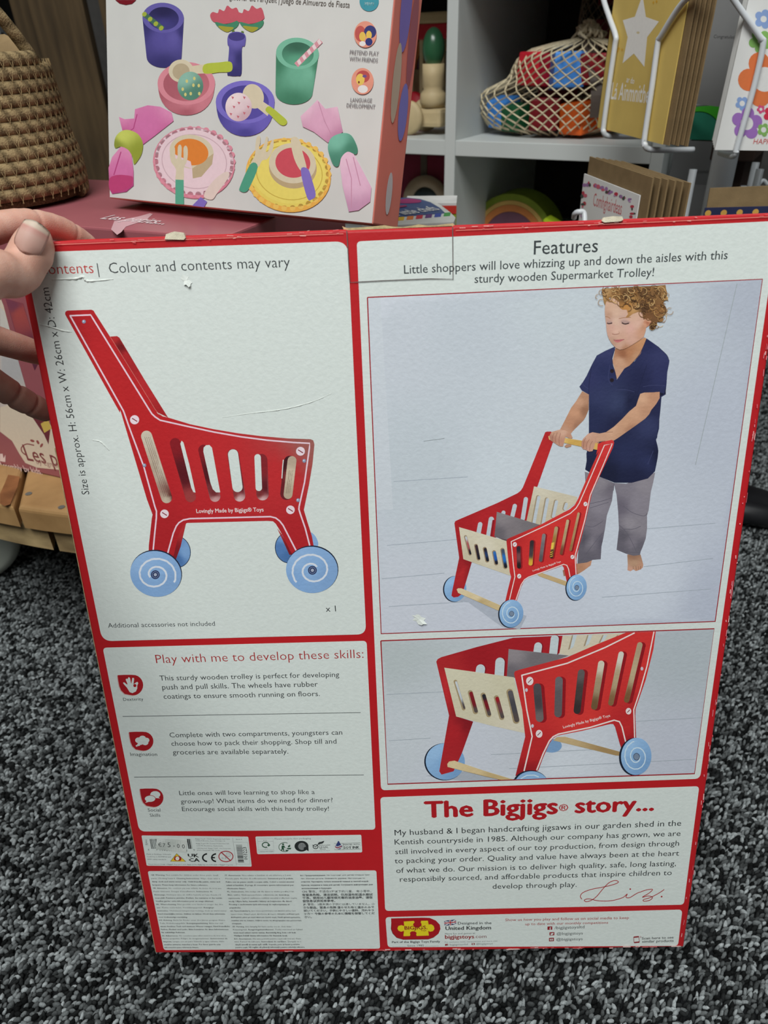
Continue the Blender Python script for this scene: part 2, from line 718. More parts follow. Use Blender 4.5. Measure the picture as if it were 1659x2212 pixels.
# wheels on the far side
P.ell(1440, 985, 26, 60, BLU, -30)
for cx, cy, rx, ry in ((420, 1078, 106, 120), (1256, 1048, 102, 116)):
    P.ell(cx, cy, rx, ry, (34, 44, 66), -8)
    P.ell(cx, cy, rx - 5, ry - 5, BLUd, -8, cols=[(cx - 40, cy - 80, (110, 150, 200)), (cx + 70, cy, (120, 156, 200)), (cx, cy + 60, (70, 108, 160)), (cx - 60, cy, (80, 118, 172))])
# far side panel
P.poly([A(640, 482), A(735, 475), A(765, 495), A(1060, 990), A(1345, 1448), A(1180, 1370)], R1,
       cols=[(*A(700, 500), (172, 40, 42)), (*A(790, 600), (104, 18, 24)), (*A(850, 700), (166, 36, 40)), (*A(1100, 1080), (176, 40, 44)), (*A(1300, 1400), (160, 34, 38))])
P.poly([(492, 860), (450, 1040), (415, 1135), (376, 1140), (430, 900)], R1d, cols=[(470, 900, (172, 44, 46)), (400, 1100, (124, 26, 34))])
P.poly([(1130, 848), (1200, 940), (1290, 1100), (1262, 1100), (1170, 900)], R1d, cols=[(1180, 890, (170, 46, 46)), (1270, 1080, (120, 26, 34))])
# near side panel
main = [A(115, 215), A(117, 190), A(130, 176), A(150, 170), A(430, 160), A(455, 172), A(475, 205), A(650, 480), A(1180, 1350), A(1225, 1405), A(1290, 1435), A(1345, 1448),
        (520, 125), (700, 163), (880, 193), (1050, 214), (1250, 231), (1420, 237), (1440, 246), (1449, 275), (1435, 420), (1408, 580), (1370, 765),
        (1395, 850), (1430, 960), (1448, 1060), (1300, 1110), (1270, 1075), (1195, 925), (1160, 868), (1140, 850), (1100, 847), (500, 862), (468, 880),
        (435, 950), (400, 1100), (376, 1140), (212, 1080), (213, 1030), (235, 830), (241, 800), (200, 690), (0, 20), A(770, 1390), A(640, 1160)]
P.poly(main, R1, cols=[(*A(300, 250), (170, 30, 36)), (*A(600, 800), (178, 34, 38)), (*A(1000, 1400), (180, 34, 38)), (200, 500, (176, 32, 38)), (700, 400, (184, 40, 44)),
                       (1200, 500, (184, 42, 46)), (700, 780, (178, 36, 42)), (300, 950, (166, 32, 38)), (1350, 950, (170, 34, 40)), (1420, 260, (150, 90, 84))])
P.up()
for pts in ([A(1190, 1445), (360, 905)],):
    pass
up = [A(175, 240), A(170, 232), A(420, 222), A(445, 262), A(1120, 1355), A(1150, 1402), A(1190, 1440), A(1250, 1480), (500, 141), (700, 184), (900, 219), (1100, 245), (1300, 262), (1414, 268),
      (1412, 300), (1375, 560), (1335, 738), (1333, 760), (1342, 790), (1380, 900), (1415, 1035)]
P.line(up, 11, STR)
P.line([A(175, 232), A(810, 1365), A(822, 1395), (60, 130), (175, 440), (258, 740), (270, 775), (269, 825), (255, 960), (245, 1070)], 11, STR)
P.line([(352, 1095), (395, 940), (418, 886), (438, 860), (470, 840), (520, 830), (1120, 815), (1160, 825), (1190, 848), (1215, 880), (1312, 1068)], 11, STR)
P.line([A(652, 482), A(740, 620), A(1130, 1250), A(1190, 1350), A(1230, 1400), A(1290, 1440)], 3, (206, 120, 112))
WD, DK, HOLE = (186, 172, 152), (96, 22, 30), (204, 212, 208)
P.slot(196, 214, 346, 674, 41, WD, cols=[(190, 210, (196, 186, 168)), (260, 450, (170, 152, 134)), (290, 440, (200, 186, 168)), (350, 690, (190, 176, 156)), (390, 660, (90, 30, 30))])
for dx in (-18, -4, 10, 22):
    P.line([(200 + dx, 220), (346 + dx, 668)], 3, (146, 126, 108), hold=True)
P.slot(410, 268, 525, 668, 40, DK, cols=[(400, 260, (130, 26, 34)), (480, 500, (86, 20, 28)), (520, 690, (150, 60, 60))])
P.poly([(448, 270), (458, 248), (472, 262), (516, 430), (562, 636), (545, 632), (530, 600)], HOLE)
P.slot(622, 318, 707, 665, 40, DK, cols=[(610, 320, (126, 26, 34)), (660, 500, (80, 20, 28)), (700, 640, (110, 40, 44)), (710, 695, (196, 150, 150))])
P.poly([(620, 330), (622, 300), (640, 282), (665, 280), (684, 300), (690, 330), (746, 634), (715, 634), (690, 610), (672, 560)], HOLE)
P.slot(842, 352, 890, 660, 43, DK, cols=[(900, 400, (128, 30, 38)), (910, 600, (96, 24, 32)), (850, 650, (130, 50, 52)), (890, 690, (204, 172, 172))])
P.slot(842, 350, 875, 594, 38, HOLE)
P.slot(1052, 392, 1062, 648, 46, DK, cols=[(1085, 450, (128, 34, 40)), (1085, 600, (90, 24, 32)), (1040, 650, (120, 44, 46)), (1060, 690, (204, 168, 168))])
P.slot(1025, 372, 1034, 600, 24, HOLE)
P.slot(1266, 406, 1240, 644, 46, DK, cols=[(1220, 420, (60, 22, 28)), (1215, 600, (100, 30, 36)), (1290, 500, (140, 60, 56))])
P.slot(1282, 396, 1252, 650, 33, WD, cols=[(1290, 390, (176, 158, 138)), (1270, 500, (196, 180, 158)), (1250, 660, (176, 158, 136))])
for dx in (-14, -2, 10):
    P.line([(1276 + dx, 470), (1254 + dx, 640)], 3, (150, 128, 108), hold=True)
P.line([(1217, 390), (1212, 440), (1206, 530)], 7, HOLE)
for x, y, r in ((107, 92, 34), (1345, 327, 33), (330, 794, 32), (1270, 764, 32)):
    P.ell(x, y, r, r, (224, 206, 214))
    P.line([(x - r * .55, y - r * .33), (x + r * .58, y + r * .38)], 7, (130, 34, 46))
P.up()
for x, y in (A(340, 302), (180, 432), (1373, 398), (1327, 692)):
    P.ell(x, y, 14, 14, (130, 140, 166), hold=True)
P.up()
for x, y in (A(340, 302), (180, 432), (1373, 398), (1327, 692)):
    P.ell(x - 3, y - 3, 6, 6, (196, 204, 216), hold=True)
P.text('Lovingly Made by Bigjigs® Toys', (570, 788), (1070, 776), (232, 214, 214), bold=.012, hs=1.15)


def spiral(P, cx, cy, rx, ry, t0, t1, a, b, w, col, flip=1):
    pts = []
    n = 70
    for i in range(n + 1):
        q = i / n
        t = math.radians(t0 + (t1 - t0) * q)
        r = a + (b - a) * q
        r *= 1 + .012 * math.sin(i * 2.3)
        pts.append((cx + rx * r * math.cos(t) * flip, cy + ry * r * math.sin(t)))
    P.line(pts, w, col, taper=False)


for cx, cy, rx, ry, rot, hx, hy, t0, t1 in ((265, 1240, 194, 172, 14, 262, 1248, 150, 745), (1430, 1210, 195, 175, 4, 1434, 1215, -40, -580)):
    P.ell(cx + 3, cy - 3, rx, ry + 2, (26, 34, 54), rot)
    P.ell(cx, cy + 2, rx - 2, ry - 2, BLU, rot, cols=[(cx - 100, cy - 80, (140, 174, 214)), (cx + 100, cy + 60, (124, 158, 200)), (cx, cy, (132, 168, 210)), (cx - 120, cy + 90, (126, 162, 206))])
    spiral(P, hx, hy, rx, ry, t0, t1, .22, .80, 14, (206, 212, 222))
    P.ell(hx, hy, 33, 33, (38, 48, 84))
    P.ring(hx, hy, 23, 23, 5, (110, 126, 160))
    P.ell(hx, hy, 12, 12, (160, 168, 186))
P.crop()
P.build('contents_panel', M['ink'], toy_box)

# --- skills panel
P = Print(BOXM, 1e-4)
P.rrect([(222, 1399), (792, 1384), (811, 1792), (301, 1796)], [9, 9, 8, 14], WHITE)
P.up()
for t, a, b, c, lt in (
        ('Play with me to develop these skills:', (337.8, 1432.6), (785.5, 1421), (158, 40, 42), -.008),
        ('This sturdy wooden trolley is perfect for developing', (345.6, 1470), (733, 1462), INK, 0),
        ('push and pull skills. The wheels have rubber', (351, 1489.6), (686.8, 1482.9), INK, 0),
        ('coatings to ensure smooth running on floors.', (353.9, 1509.4), (691, 1503.4), INK, 0),
        ('Complete with two compartments, youngsters can', (367, 1592.7), (739.5, 1586.7), INK, 0),
        ('choose how to pack their shopping. Shop till and', (370.7, 1611), (727, 1606), INK, 0),
        ('groceries are available separately.', (373.7, 1629.7), (623, 1627.8), INK, 0),
        ('Little ones will love learning to shop like a', (387.9, 1717.5), (680, 1715), INK, 0),
        ('grown-up! What items do we need for dinner?', (391, 1735.5), (719, 1732.5), INK, 0),
        ('Encourage social skills with this handy trolley!', (393.9, 1752), (710.7, 1751), INK, 0),
        ('Dexterity', (266.8, 1513.9), (310, 1513), INK, 0), ('Imagination', (282, 1632.7), (340, 1632.7), INK, 0),
        ('Social', (319.9, 1752.7), (347, 1752.7), INK, 0), ('Skills', (324, 1764), (346.8, 1764), INK, 0)):
    P.text(t, a, b, c, light=lt)
P.line([(265, 1547.5), (779, 1539)], 1.3, (84, 88, 88), hold=True)
P.line([(290, 1678.7), (786, 1673.8)], 1.3, (84, 88, 88), hold=True)
P.crop(210, 1370, 2.676)


def drop(P, x0, y0, x1, y1, col):
    w, h = x1 - x0, y1 - y0
    pts = [(.0, .02), (.25, .0), (.55, .0)] + [(.60 + .40 * math.cos(t), .5 + .5 * math.sin(t)) for t in [math.radians(a) for a in range(-75, 120, 15)]] + \
          [(.28, .93), (.14, .76), (.07, .55), (.03, .3)]
    P.poly([(x0 + w * a, y0 + h * b) for a, b in pts], col)


for x0, y0, x1, y1 in ((118, 234, 266, 353), (184, 563, 325, 673), (247, 891, 383, 998)):
    P.up(2)
    drop(P, x0 - 4, y0 + 3, x1 - 3, y1 + 3, (198, 160, 156))
    drop(P, x0, y0, x1, y1, (160, 26, 34))
P.up()
hand_icon = [(176, 258), (182, 247), (190, 252), (196, 282), (198, 284), (203, 252), (212, 252), (214, 258), (210, 290), (216, 284), (232, 274), (238, 282), (232, 296), (232, 312), (224, 330), (204, 340),
             (188, 334), (172, 308), (152, 286), (150, 278), (158, 278), (172, 290), (176, 288), (165, 262), (168, 256)]
P.poly(hand_icon, WHITE)
P.ell(218, 296, 9, 9, (160, 26, 34))
P.up()
for cx, cy, r in ((240, 612, 20), (262, 602, 20), (284, 612, 18), (252, 624, 18), (278, 626, 18), (240, 638, 9), (229, 644, 6)):
    P.up()
    P.ell(cx, cy, r, r * .82, WHITE)
P.ell(336, 926, 29, 20, WHITE)
P.poly([(350, 938), (364, 948), (340, 946)], WHITE)
P.ell(306, 950, 33, 21, (160, 26, 34))
P.ell(306, 950, 30, 18, WHITE)
P.poly([(288, 960), (278, 974), (304, 966)], WHITE)
P.crop()
P.build('skills_panel', M['ink'], toy_box)

# --- features panel (white surround of the two photographs)
P = Print(BOXM, 1e-4)
P.rrect([(770.5, 521.5), (1681, 477), (1512, 1682), (823, 1707)], [10, 3, 12, 10], WHITE)
P.up()
P.text('Features', (1152.7, 550), (1291, 544.5), (56, 62, 64), light=.004)
P.text('Little shoppers will love whizzing up and down the aisles with this', (873, 591.5), (1571, 559.7), (56, 62, 64), light=.004)
P.text('sturdy wooden Supermarket Trolley!', (1025, 611.5), (1412, 596.5), (56, 62, 64), light=.004)
P.build('features_panel', M['ink'], toy_box)

# --- photograph one: the boy pushing the trolley
P = Print(BOXM, 1.9e-4)
fr1 = [(793.7, 642.5), (1646.7, 603), (1544.6, 1342), (823.5, 1368.5)]
P.poly(fr1, (188, 196, 203), cols=[(800, 660, (204, 208, 217)), (840, 700, (190, 196, 204)), (1000, 700, (188, 195, 203)), (1200, 650, (192, 200, 206)), (1400, 640, (188, 196, 204)), (1640, 620, (172, 178, 191)),
                                   (1560, 900, (180, 186, 199)), (1550, 1300, (176, 182, 197)), (830, 1350, (196, 200, 210)), (1100, 1340, (194, 198, 210)), (1400, 1250, (198, 204, 215)),
                                   (1200, 900, (194, 201, 208)), (900, 1000, (188, 196, 203)), (1100, 1050, (198, 206, 213))], grid=34)
P.poly([(795, 645), (822, 643), (846, 1048), (849, 1100), (812, 1102)], (196, 202, 209))
P.up()
for a, b in (((836, 1178), (1000, 1164)), ((1350, 1146), (1545, 1130)), ((825, 1250), (960, 1238)), ((1390, 1224), (1540, 1206)), ((850, 1040), (1010, 1030)), ((1300, 1290), (1535, 1272)), ((840, 1310), (1000, 1300))):
    P.line([a, b], 1.4, (160, 168, 178), hold=True)
P.line([(1592, 612), (1502, 1004)], 1.2, (150, 158, 160), hold=True)
P.line([(915, 953), (960, 947)], 1.2, (132, 138, 142), hold=True)

P.line(fr1 + [fr1[0]], 2.6, (150, 30, 38))
P.clip = lambda x, y: (x, max(y, 642.5 - (x - 793.7) * .0463 + 1.2))
# boy: feet, trousers
P.crop(1180, 1000, 6.381)
SK, SKd = (178, 134, 108), (150, 104, 82)
P.poly([(1115, 1260), (1298, 1260), (1318, 1330), (1336, 1400), (1330, 1440), (1296, 1468), (1235, 1490), (1200, 1466), (1160, 1492), (1118, 1478), (1122, 1400)], SK,
       cols=[(1200, 1280, (150, 112, 90)), (1210, 1380, (178, 142, 116)), (1150, 1480, (196, 150, 130)), (1290, 1450, (186, 140, 116))])
for x in (1195, 1235, 1268, 1298):
    P.line([(x, 1420), (x + 4, 1470)], 5, SKd, hold=True)
P.poly([(425, 1385), (628, 1335), (612, 1410), (520, 1480), (440, 1530), (240, 1560), (225, 1480), (300, 1440)], SK, cols=[(600, 1370, (190, 140, 112)), (450, 1450, (176, 128, 100)), (260, 1520, (160, 110, 90))])
TR, TRd = (128, 122, 132), (96, 92, 104)
P.poly([(530, 120), (740, 190), (935, 275), (922, 380), (905, 520), (860, 650), (835, 720), (810, 900), (780, 1060), (760, 1150), (750, 1325), (640, 1335), (560, 1370), (430, 1388), (440, 1190), (500, 900), (540, 300)], TR,
       cols=[(780, 250, (136, 130, 138)), (720, 600, (134, 128, 138)), (700, 900, (122, 116, 126)), (520, 1050, (86, 82, 92)), (620, 1100, (128, 122, 132)), (760, 1100, (92, 88, 100)), (560, 1300, (98, 94, 104)), (900, 350, (110, 104, 114)), (560, 800, (118, 112, 122))])
P.poly([(930, 275), (1100, 285), (1500, 130), (1470, 280), (1440, 400), (1410, 650), (1388, 720), (1388, 900), (1370, 1040), (1330, 1150), (1300, 1220), (1290, 1268), (1200, 1278), (1100, 1250), (968, 1196), (1000, 900), (990, 680), (968, 440)], TR,
       cols=[(1100, 350, (126, 120, 130)), (1350, 300, (138, 132, 140)), (1250, 550, (134, 128, 138)), (1020, 600, (104, 98, 110)), (1150, 850, (142, 136, 144)), (1320, 900, (134, 128, 136)), (1060, 1000, (92, 88, 98)), (1180, 1100, (122, 116, 126)), (1290, 1150, (100, 96, 106)), (1050, 1200, (98, 94, 104))])
P.up()
for ln in ([(1060, 590), (1180, 680), (1340, 730), (1390, 690)], [(1000, 850), (1080, 930), (1160, 1050), (1240, 1220)], [(1070, 910), (1200, 910), (1300, 870)], [(600, 560), (780, 520), (900, 480)],
           [(600, 620), (760, 570), (860, 540)], [(530, 860), (640, 880), (780, 800)], [(540, 1260), (680, 1080), (780, 960)], [(935, 280), (925, 380)], [(430, 1350), (600, 1310), (740, 1290)], [(980, 1160), (1120, 1220), (1290, 1240)]):
    P.line(catmull(ln, 5, False), 7, TRd, hold=True)
# shirt
P.crop(1160, 800, 5.184)


def Dp(x, y):
    """crop at (1220, 600) x6.381 -> crop at (1160, 800) x5.184"""
    return ((1220 + x / 6.381 - 1160) * 5.184, (600 + y / 6.381 - 800) * 5.184)


NV, NVd, NVl = (44, 50, 88), (30, 34, 64), (62, 66, 104)
# neck and face
P.poly([Dp(*p) for p in ((700, 950), (900, 930), (1100, 820), (1135, 850), (1040, 1060), (890, 1215), (820, 1255), (715, 1400), (685, 1260), (655, 1150), (680, 1040))], SK,
       cols=[(*Dp(1060, 880), (190, 138, 100)), (*Dp(800, 1050), (150, 98, 70)), (*Dp(900, 1030), (176, 122, 88)), (*Dp(760, 1150), (196, 152, 124)), (*Dp(740, 1320), (190, 150, 126)), (*Dp(980, 1080), (186, 140, 108))])
shirt = [Dp(690, 948), Dp(560, 1005), Dp(440, 1070), Dp(370, 1200), Dp(300, 1350), Dp(240, 1450), Dp(200, 1500), (500, 225), (580, 270), (580, 690), (565, 880), (552, 930), (555, 1010), (538, 1110), (600, 1150), (700, 1190),
         (870, 1258), (1060, 1258), (1240, 1210), (1320, 1130), (1350, 980), (1358, 900), (1350, 850), (1332, 780), (1366, 650), (1370, 520), (1385, 380), (1388, 300), (1435, 272), (1448, 170), (1458, 20),
         Dp(1440, 1160), Dp(1405, 1060), Dp(1290, 950), Dp(1190, 880), Dp(1128, 836), Dp(1040, 1050), Dp(960, 1150), Dp(890, 1210), Dp(820, 1250), Dp(715, 1405), Dp(690, 1290), Dp(665, 1205), Dp(655, 1110), Dp(690, 985)]
P.poly(shirt, NV, cols=[(*Dp(560, 1050), (54, 58, 98)), (*Dp(350, 1400), (48, 52, 92)), (*Dp(560, 1250), (40, 46, 84)), (*Dp(1180, 900), (38, 42, 80)), (*Dp(1300, 1050), (52, 56, 96)), (*Dp(1300, 1350), (46, 50, 90)),
                        (*Dp(1050, 1400), (34, 38, 72)), (700, 300, (50, 56, 92)), (620, 500, (38, 44, 78)), (900, 350, (54, 62, 96)), (1050, 350, (30, 34, 62)), (900, 620, (32, 36, 66)), (1250, 600, (52, 58, 94)), (1300, 450, (36, 40, 72)),
                        (1000, 950, (40, 46, 80)), (1250, 1000, (44, 50, 86)), (800, 1150, (26, 30, 54)), (1100, 1200, (30, 34, 62)), (1330, 950, (28, 32, 58))])
P.up()
for pts, c in (([Dp(690, 985), Dp(650, 1100), Dp(660, 1200), Dp(690, 1290), Dp(715, 1400)], NVd), ([Dp(1128, 836), Dp(1030, 1050), Dp(890, 1215), Dp(825, 1262)], NVd), ([Dp(620, 1200), Dp(600, 1400), Dp(660, 1480)], NVl),
               ([Dp(370, 1210), Dp(335, 1450), Dp(330, 1600)], NVd), ([Dp(1130, 1200), Dp(1060, 1400), Dp(1000, 1600)], NVd), ([Dp(230, 1450), Dp(280, 1500), Dp(335, 1530)], NVl), ([Dp(1075, 1500), Dp(1230, 1480), Dp(1390, 1490)], NVl),
               ([(1290, 900), (1330, 780)], NVd), ([(1240, 1050), (1300, 900)], NVl), ([(1390, 300), (1372, 500), (1340, 760)], NVd), ([Dp(1280, 950), Dp(1400, 1060), Dp(1440, 1150)], NVd), ([(880, 220), (980, 215), (1090, 240)], NVl)):
    P.line(catmull(pts, 5, False), 5, c, hold=True)
P.poly([Dp(1310, 1580), Dp(1390, 1610), Dp(1390, 1500), Dp(1370, 1600), Dp(1290, 1650)], (24, 26, 48))
for p in ((650, 1285), (648, 1410)):
    P.ell(*Dp(*p), 22, 22, (34, 26, 34))
# arms
P.poly([(505, 232), (580, 270), (578, 440), (545, 520), (520, 560), (450, 630), (400, 680), (370, 720), (320, 720), (258, 660), (310, 560), (380, 420), (440, 340)], SK,
       cols=[(540, 300, (176, 132, 106)), (480, 350, (196, 150, 122)), (540, 450, (150, 108, 84)), (430, 480, (196, 146, 116)), (380, 600, (186, 136, 108)), (320, 680, (190, 146, 122)), (440, 620, (160, 116, 92))])
P.poly([(1155, 262), (1200, 248), (1290, 246), (1372, 240), (1372, 310), (1330, 380), (1280, 440), (1255, 490), (1210, 540), (1100, 620), (1000, 690), (930, 740), (860, 785), (780, 790), (700, 800), (640, 850), (620, 900), (580, 908),
        (560, 898), (540, 885), (515, 882), (495, 850), (496, 800), (520, 760), (570, 710), (620, 692), (700, 706), (770, 692), (860, 630), (950, 545), (1030, 460), (1108, 396), (1130, 330)], SK,
       cols=[(1300, 300, (186, 138, 110)), (1180, 320, (206, 162, 132)), (1200, 450, (186, 140, 112)), (1100, 480, (202, 156, 126)), (1000, 600, (198, 152, 122)), (900, 720, (192, 148, 120)), (850, 680, (204, 160, 132)), (700, 760, (196, 152, 128)), (620, 740, (200, 156, 134)), (560, 800, (184, 136, 114)), (600, 880, (190, 140, 120)), (1040, 650, (170, 124, 98))])
P.up()
for ln in ([(545, 760), (520, 800), (510, 850)], [(590, 770), (550, 820), (540, 870)], [(620, 790), (585, 840), (578, 890)], [(770, 692), (850, 690)], [(640, 845), (690, 800), (760, 790)]):
    P.line(catmull(ln, 4, False), 5, SKd, hold=True)

# the trolley in the photograph
P.crop(940, 920, 4.1475)
R2, R2l = (190, 42, 44), (204, 52, 50)


def photo_wheel(P, cx, cy, rx, ry, dark_dx, face=True, rot=8):
    P.ell(cx + dark_dx, cy + 2, rx, ry, (24, 32, 48), rot)
    P.ell(cx, cy, rx * .97, ry * .98, (134, 172, 212), rot, cols=[(cx - rx * .5, cy - ry * .5, (150, 186, 222)), (cx + rx * .5, cy + ry * .4, (118, 156, 198)), (cx, cy, (132, 170, 210))])
    if face:
        spiral(P, cx + 2, cy + 2, rx, ry, 0, 620, .2, .82, max(6, rx * .07), (196, 214, 230))
        P.ell(cx + 2, cy + 2, rx * .2, ry * .19, (118, 134, 156))
        P.ring(cx + 2, cy + 2, rx * .19, ry * .18, 4, (60, 74, 100))


P.poly([(120, 1560), (300, 1580), (600, 1800), (760, 1820), (820, 1700), (600, 1640), (240, 1500)], (170, 176, 188))
photo_wheel(P, 180, 1458, 102, 117, -8, False)
far = [(985, 56), (1000, 50), (1040, 50), (1062, 130), (1050, 160), (915, 545), (885, 548), (815, 870), (700, 900), (540, 1000), (215, 905), (252, 1190), (330, 1214), (245, 1500), (205, 1530), (165, 1536), (146, 1520), (150, 1490), (215, 1180), (172, 870),
       (180, 852), (210, 838), (560, 688), (735, 603), (765, 580), (785, 550), (830, 440)]
P.poly(far, R2, cols=[(1010, 80, (176, 40, 42)), (940, 300, (186, 42, 44)), (850, 550, (180, 38, 42)), (700, 720, (168, 34, 40)), (450, 830, (176, 36, 42)), (250, 880, (166, 32, 38)), (190, 1000, (190, 46, 50)), (240, 1300, (178, 40, 44)), (200, 1500, (168, 36, 42)), (310, 1215, (140, 30, 36))])
BG = (186, 194, 202)
P.up()
for s_ in ((403, 880, 388, 960, 20), (503, 836, 480, 985, 24), (612, 775, 606, 795, 18), (713, 716, 693, 800, 19), (812, 655, 785, 828, 19)):
    P.slot(*s_, BG)
P.slot(522, 850, 502, 985, 10, (140, 28, 36))
BW, BWd = (204, 194, 172), (160, 142, 116)
P.poly([(885, 540), (1275, 636), (1262, 690), (1100, 810), (925, 890), (815, 862)], BW, cols=[(950, 580, (206, 198, 178)), (1200, 660, (200, 190, 168)), (850, 820, (188, 176, 152)), (1000, 800, (196, 184, 160))])
for x0, y0, x1, y1 in ((925, 636, 882, 868), (1003, 656, 962, 885), (1084, 676, 1056, 810), (1172, 698, 1160, 740)):
    P.slot(x0 - 5, y0, x1 - 5, y1, 17, BWd)
    P.slot(x0 + 3, y0 + 3, x1 + 3, y1, 14, BG)
P.poly([(530, 985), (640, 1035), (650, 1010), (940, 885), (700, 840)], (90, 76, 80))
P.poly([(552, 768), (935, 884), (700, 1000), (655, 1020), (530, 992)], (124, 116, 120), cols=[(600, 820, (136, 128, 132)), (850, 880, (118, 112, 116)), (560, 960, (104, 98, 104)), (700, 960, (126, 118, 122))])
P.poly([(905, 1322), (940, 1310), (1190, 1396), (1185, 1434), (1160, 1428), (930, 1345)], (190, 164, 120))
P.poly([(213, 905), (640, 1030), (672, 1340), (450, 1262), (252, 1192)], BW, cols=[(260, 930, (208, 200, 178)), (600, 1060, (204, 196, 172)), (300, 1180, (196, 186, 160)), (640, 1300, (200, 190, 166)), (450, 1100, (212, 204, 184))])
for i, (x0, y0, x1, y1, h) in enumerate(((272, 992, 312, 1146, 14), (365, 1072, 388, 1188, 17), (444, 1100, 466, 1204, 18), (527, 1130, 546, 1230, 18), (602, 1110, 628, 1262, 19))):
    P.slot(x0, y0, x1, y1, h, (150, 130, 104))
    P.slot(x0 + 4, y0 + 4, x1 + 3, y1 - 4, h - 5, (36, 36, 48), cols=[(x0, y0, ((190, 194, 200), (60, 40, 48), (40, 36, 48), (56, 110, 176), (70, 80, 100))[i]), ((x0 + x1) / 2, (y0 + y1) / 2, ((170, 90, 90), (44, 36, 44), (40, 60, 100), (40, 90, 170), (40, 110, 190))[i]), (x1, y1, (30, 30, 40))])
near = [(1500, 150), (1515, 138), (1580, 124), (1598, 132), (1602, 150), (1590, 195), (1500, 390), (1405, 595), (1372, 740), (1320, 960), (1268, 1155), (1262, 1200), (1272, 1335), (1230, 1400), (1180, 1400), (1160, 1310), (1150, 1265), (1138, 1250),
        (1000, 1300), (820, 1362), (795, 1390), (770, 1440), (722, 1590), (622, 1592), (650, 1470), (680, 1350), (668, 1310), (650, 1160), (638, 1030), (645, 1012), (665, 1002), (930, 890), (1100, 800), (1205, 745), (1250, 706), (1280, 650), (1400, 370)]
P.poly(near, R2l, cols=[(1560, 160, (204, 56, 56)), (1450, 380, (200, 50, 48)), (1320, 700, (204, 54, 50)), (1000, 1000, (206, 54, 50)), (750, 1200, (200, 48, 48)), (1150, 1150, (204, 50, 50)), (690, 1500, (186, 42, 44)), (1230, 1350, (186, 42, 44)), (650, 1030, (180, 40, 42))])
P.up()
WS = (236, 214, 210)
P.line([(682, 1034), (1000, 886), (1210, 782), (1262, 735), (1290, 690), (1400, 440), (1515, 172), (1586, 156), (1500, 360), (1388, 620), (1340, 840), (1252, 1160), (1262, 1340)], 8, WS)
P.line([(680, 1032), (700, 1240), (714, 1350), (690, 1450), (664, 1560)], 8, WS)
P.line([(722, 1560), (770, 1420), (800, 1375), (836, 1352), (1000, 1294), (1150, 1238), (1178, 1246), (1194, 1280), (1212, 1375)], 8, WS)
for i, (x0, y0, x1, y1, h) in enumerate(((748, 1092, 752, 1258, 22), (868, 1040, 856, 1232, 22), (975, 980, 946, 1200, 20), (1086, 915, 1042, 1170, 20), (1188, 850, 1130, 1140, 17), (1286, 784, 1214, 1108, 15))):
    P.slot(x0 + 8, y0 + 2, x1 + 8, y1 + 2, h, (146, 26, 32))
    c = [((50, 38, 48), (120, 70, 74), (40, 30, 30)), ((54, 44, 48), (70, 60, 66), (212, 168, 60)), ((132, 124, 124), (112, 106, 110), (90, 84, 88)), ((176, 150, 110), (160, 120, 60), (60, 44, 36)), ((188, 166, 130), (176, 150, 112), (120, 70, 50)), ((182, 156, 118), (170, 136, 96), (150, 110, 70))][i]
    P.slot(x0 - 2, y0, x1 - 2, y1, h - 4, c[1], cols=[(x0, y0, c[0]), ((x0 + x1) / 2, (y0 + y1) / 2, c[1]), (x1, y1, c[2])])
P.poly([(1042, 1045), (1066, 1040), (1058, 1100), (1034, 1106)], (226, 190, 80))
P.up()
for k in range(3):
    P.poly([(1030, 1130 + 18 * k), (1054, 1122 + 18 * k), (1052, 1130 + 18 * k), (1028, 1138 + 18 * k)], (226, 180, 70), hold=True)
for x, y, r in ((713, 1060, 20), (1345, 698, 19), (752, 1344, 20), (1228, 1172, 18)):
    P.ell(x, y, r * .9, r * 1.05, (234, 216, 218))
    P.line([(x - 8, y + 8), (x + 8, y - 8)], 4, (110, 60, 70))
P.text('Lovingly Made by Bigjigs® Toys', (874, 1302), (1126, 1218), (236, 214, 210), bold=.012, hs=1.1)
P.poly([(1012, 92), (1030, 84), (1480, 158), (1455, 214), (1410, 206), (1020, 122)], (206, 168, 96), cols=[(1100, 95, (220, 186, 116)), (1250, 160, (200, 160, 84)), (1440, 190, (210, 170, 96))])
P.crop(1160, 800, 5.184)
# hands round the handle
P.poly([(160, 688), (258, 660), (320, 672), (380, 712), (398, 755), (375, 765), (320, 740), (305, 790), (290, 850), (262, 850), (240, 842), (200, 815), (150, 782), (134, 740)], SK,
       cols=[(200, 700, (196, 152, 128)), (290, 690, (206, 164, 142)), (260, 800, (186, 138, 118)), (360, 740, (186, 140, 116)), (160, 760, (176, 126, 108))])
P.poly([(305, 850), (330, 825), (385, 830), (380, 850), (330, 866)], SK)
P.poly([(495, 850), (497, 800), (522, 758), (572, 712), (640, 700), (660, 760), (640, 850), (620, 902), (582, 908), (540, 886), (515, 882)], SK,
       cols=[(560, 740, (204, 160, 138)), (520, 820, (182, 132, 112)), (600, 820, (192, 146, 124)), (590, 890, (196, 148, 132))])
P.up()
for ln in ([(190, 700), (170, 750), (172, 790)], [(225, 695), (205, 760), (210, 810)], [(262, 700), (245, 770), (250, 835)], [(545, 755), (522, 800), (518, 870)], [(585, 770), (556, 820), (552, 885)], [(620, 790), (592, 840), (588, 900)]):
    P.line(catmull(ln, 4, False), 5, (146, 100, 84), hold=True)
P.crop(940, 920, 4.1475)
P.poly([(1455, 160), (1500, 140), (1515, 138), (1500, 175), (1440, 260), (1450, 215)], R2l)
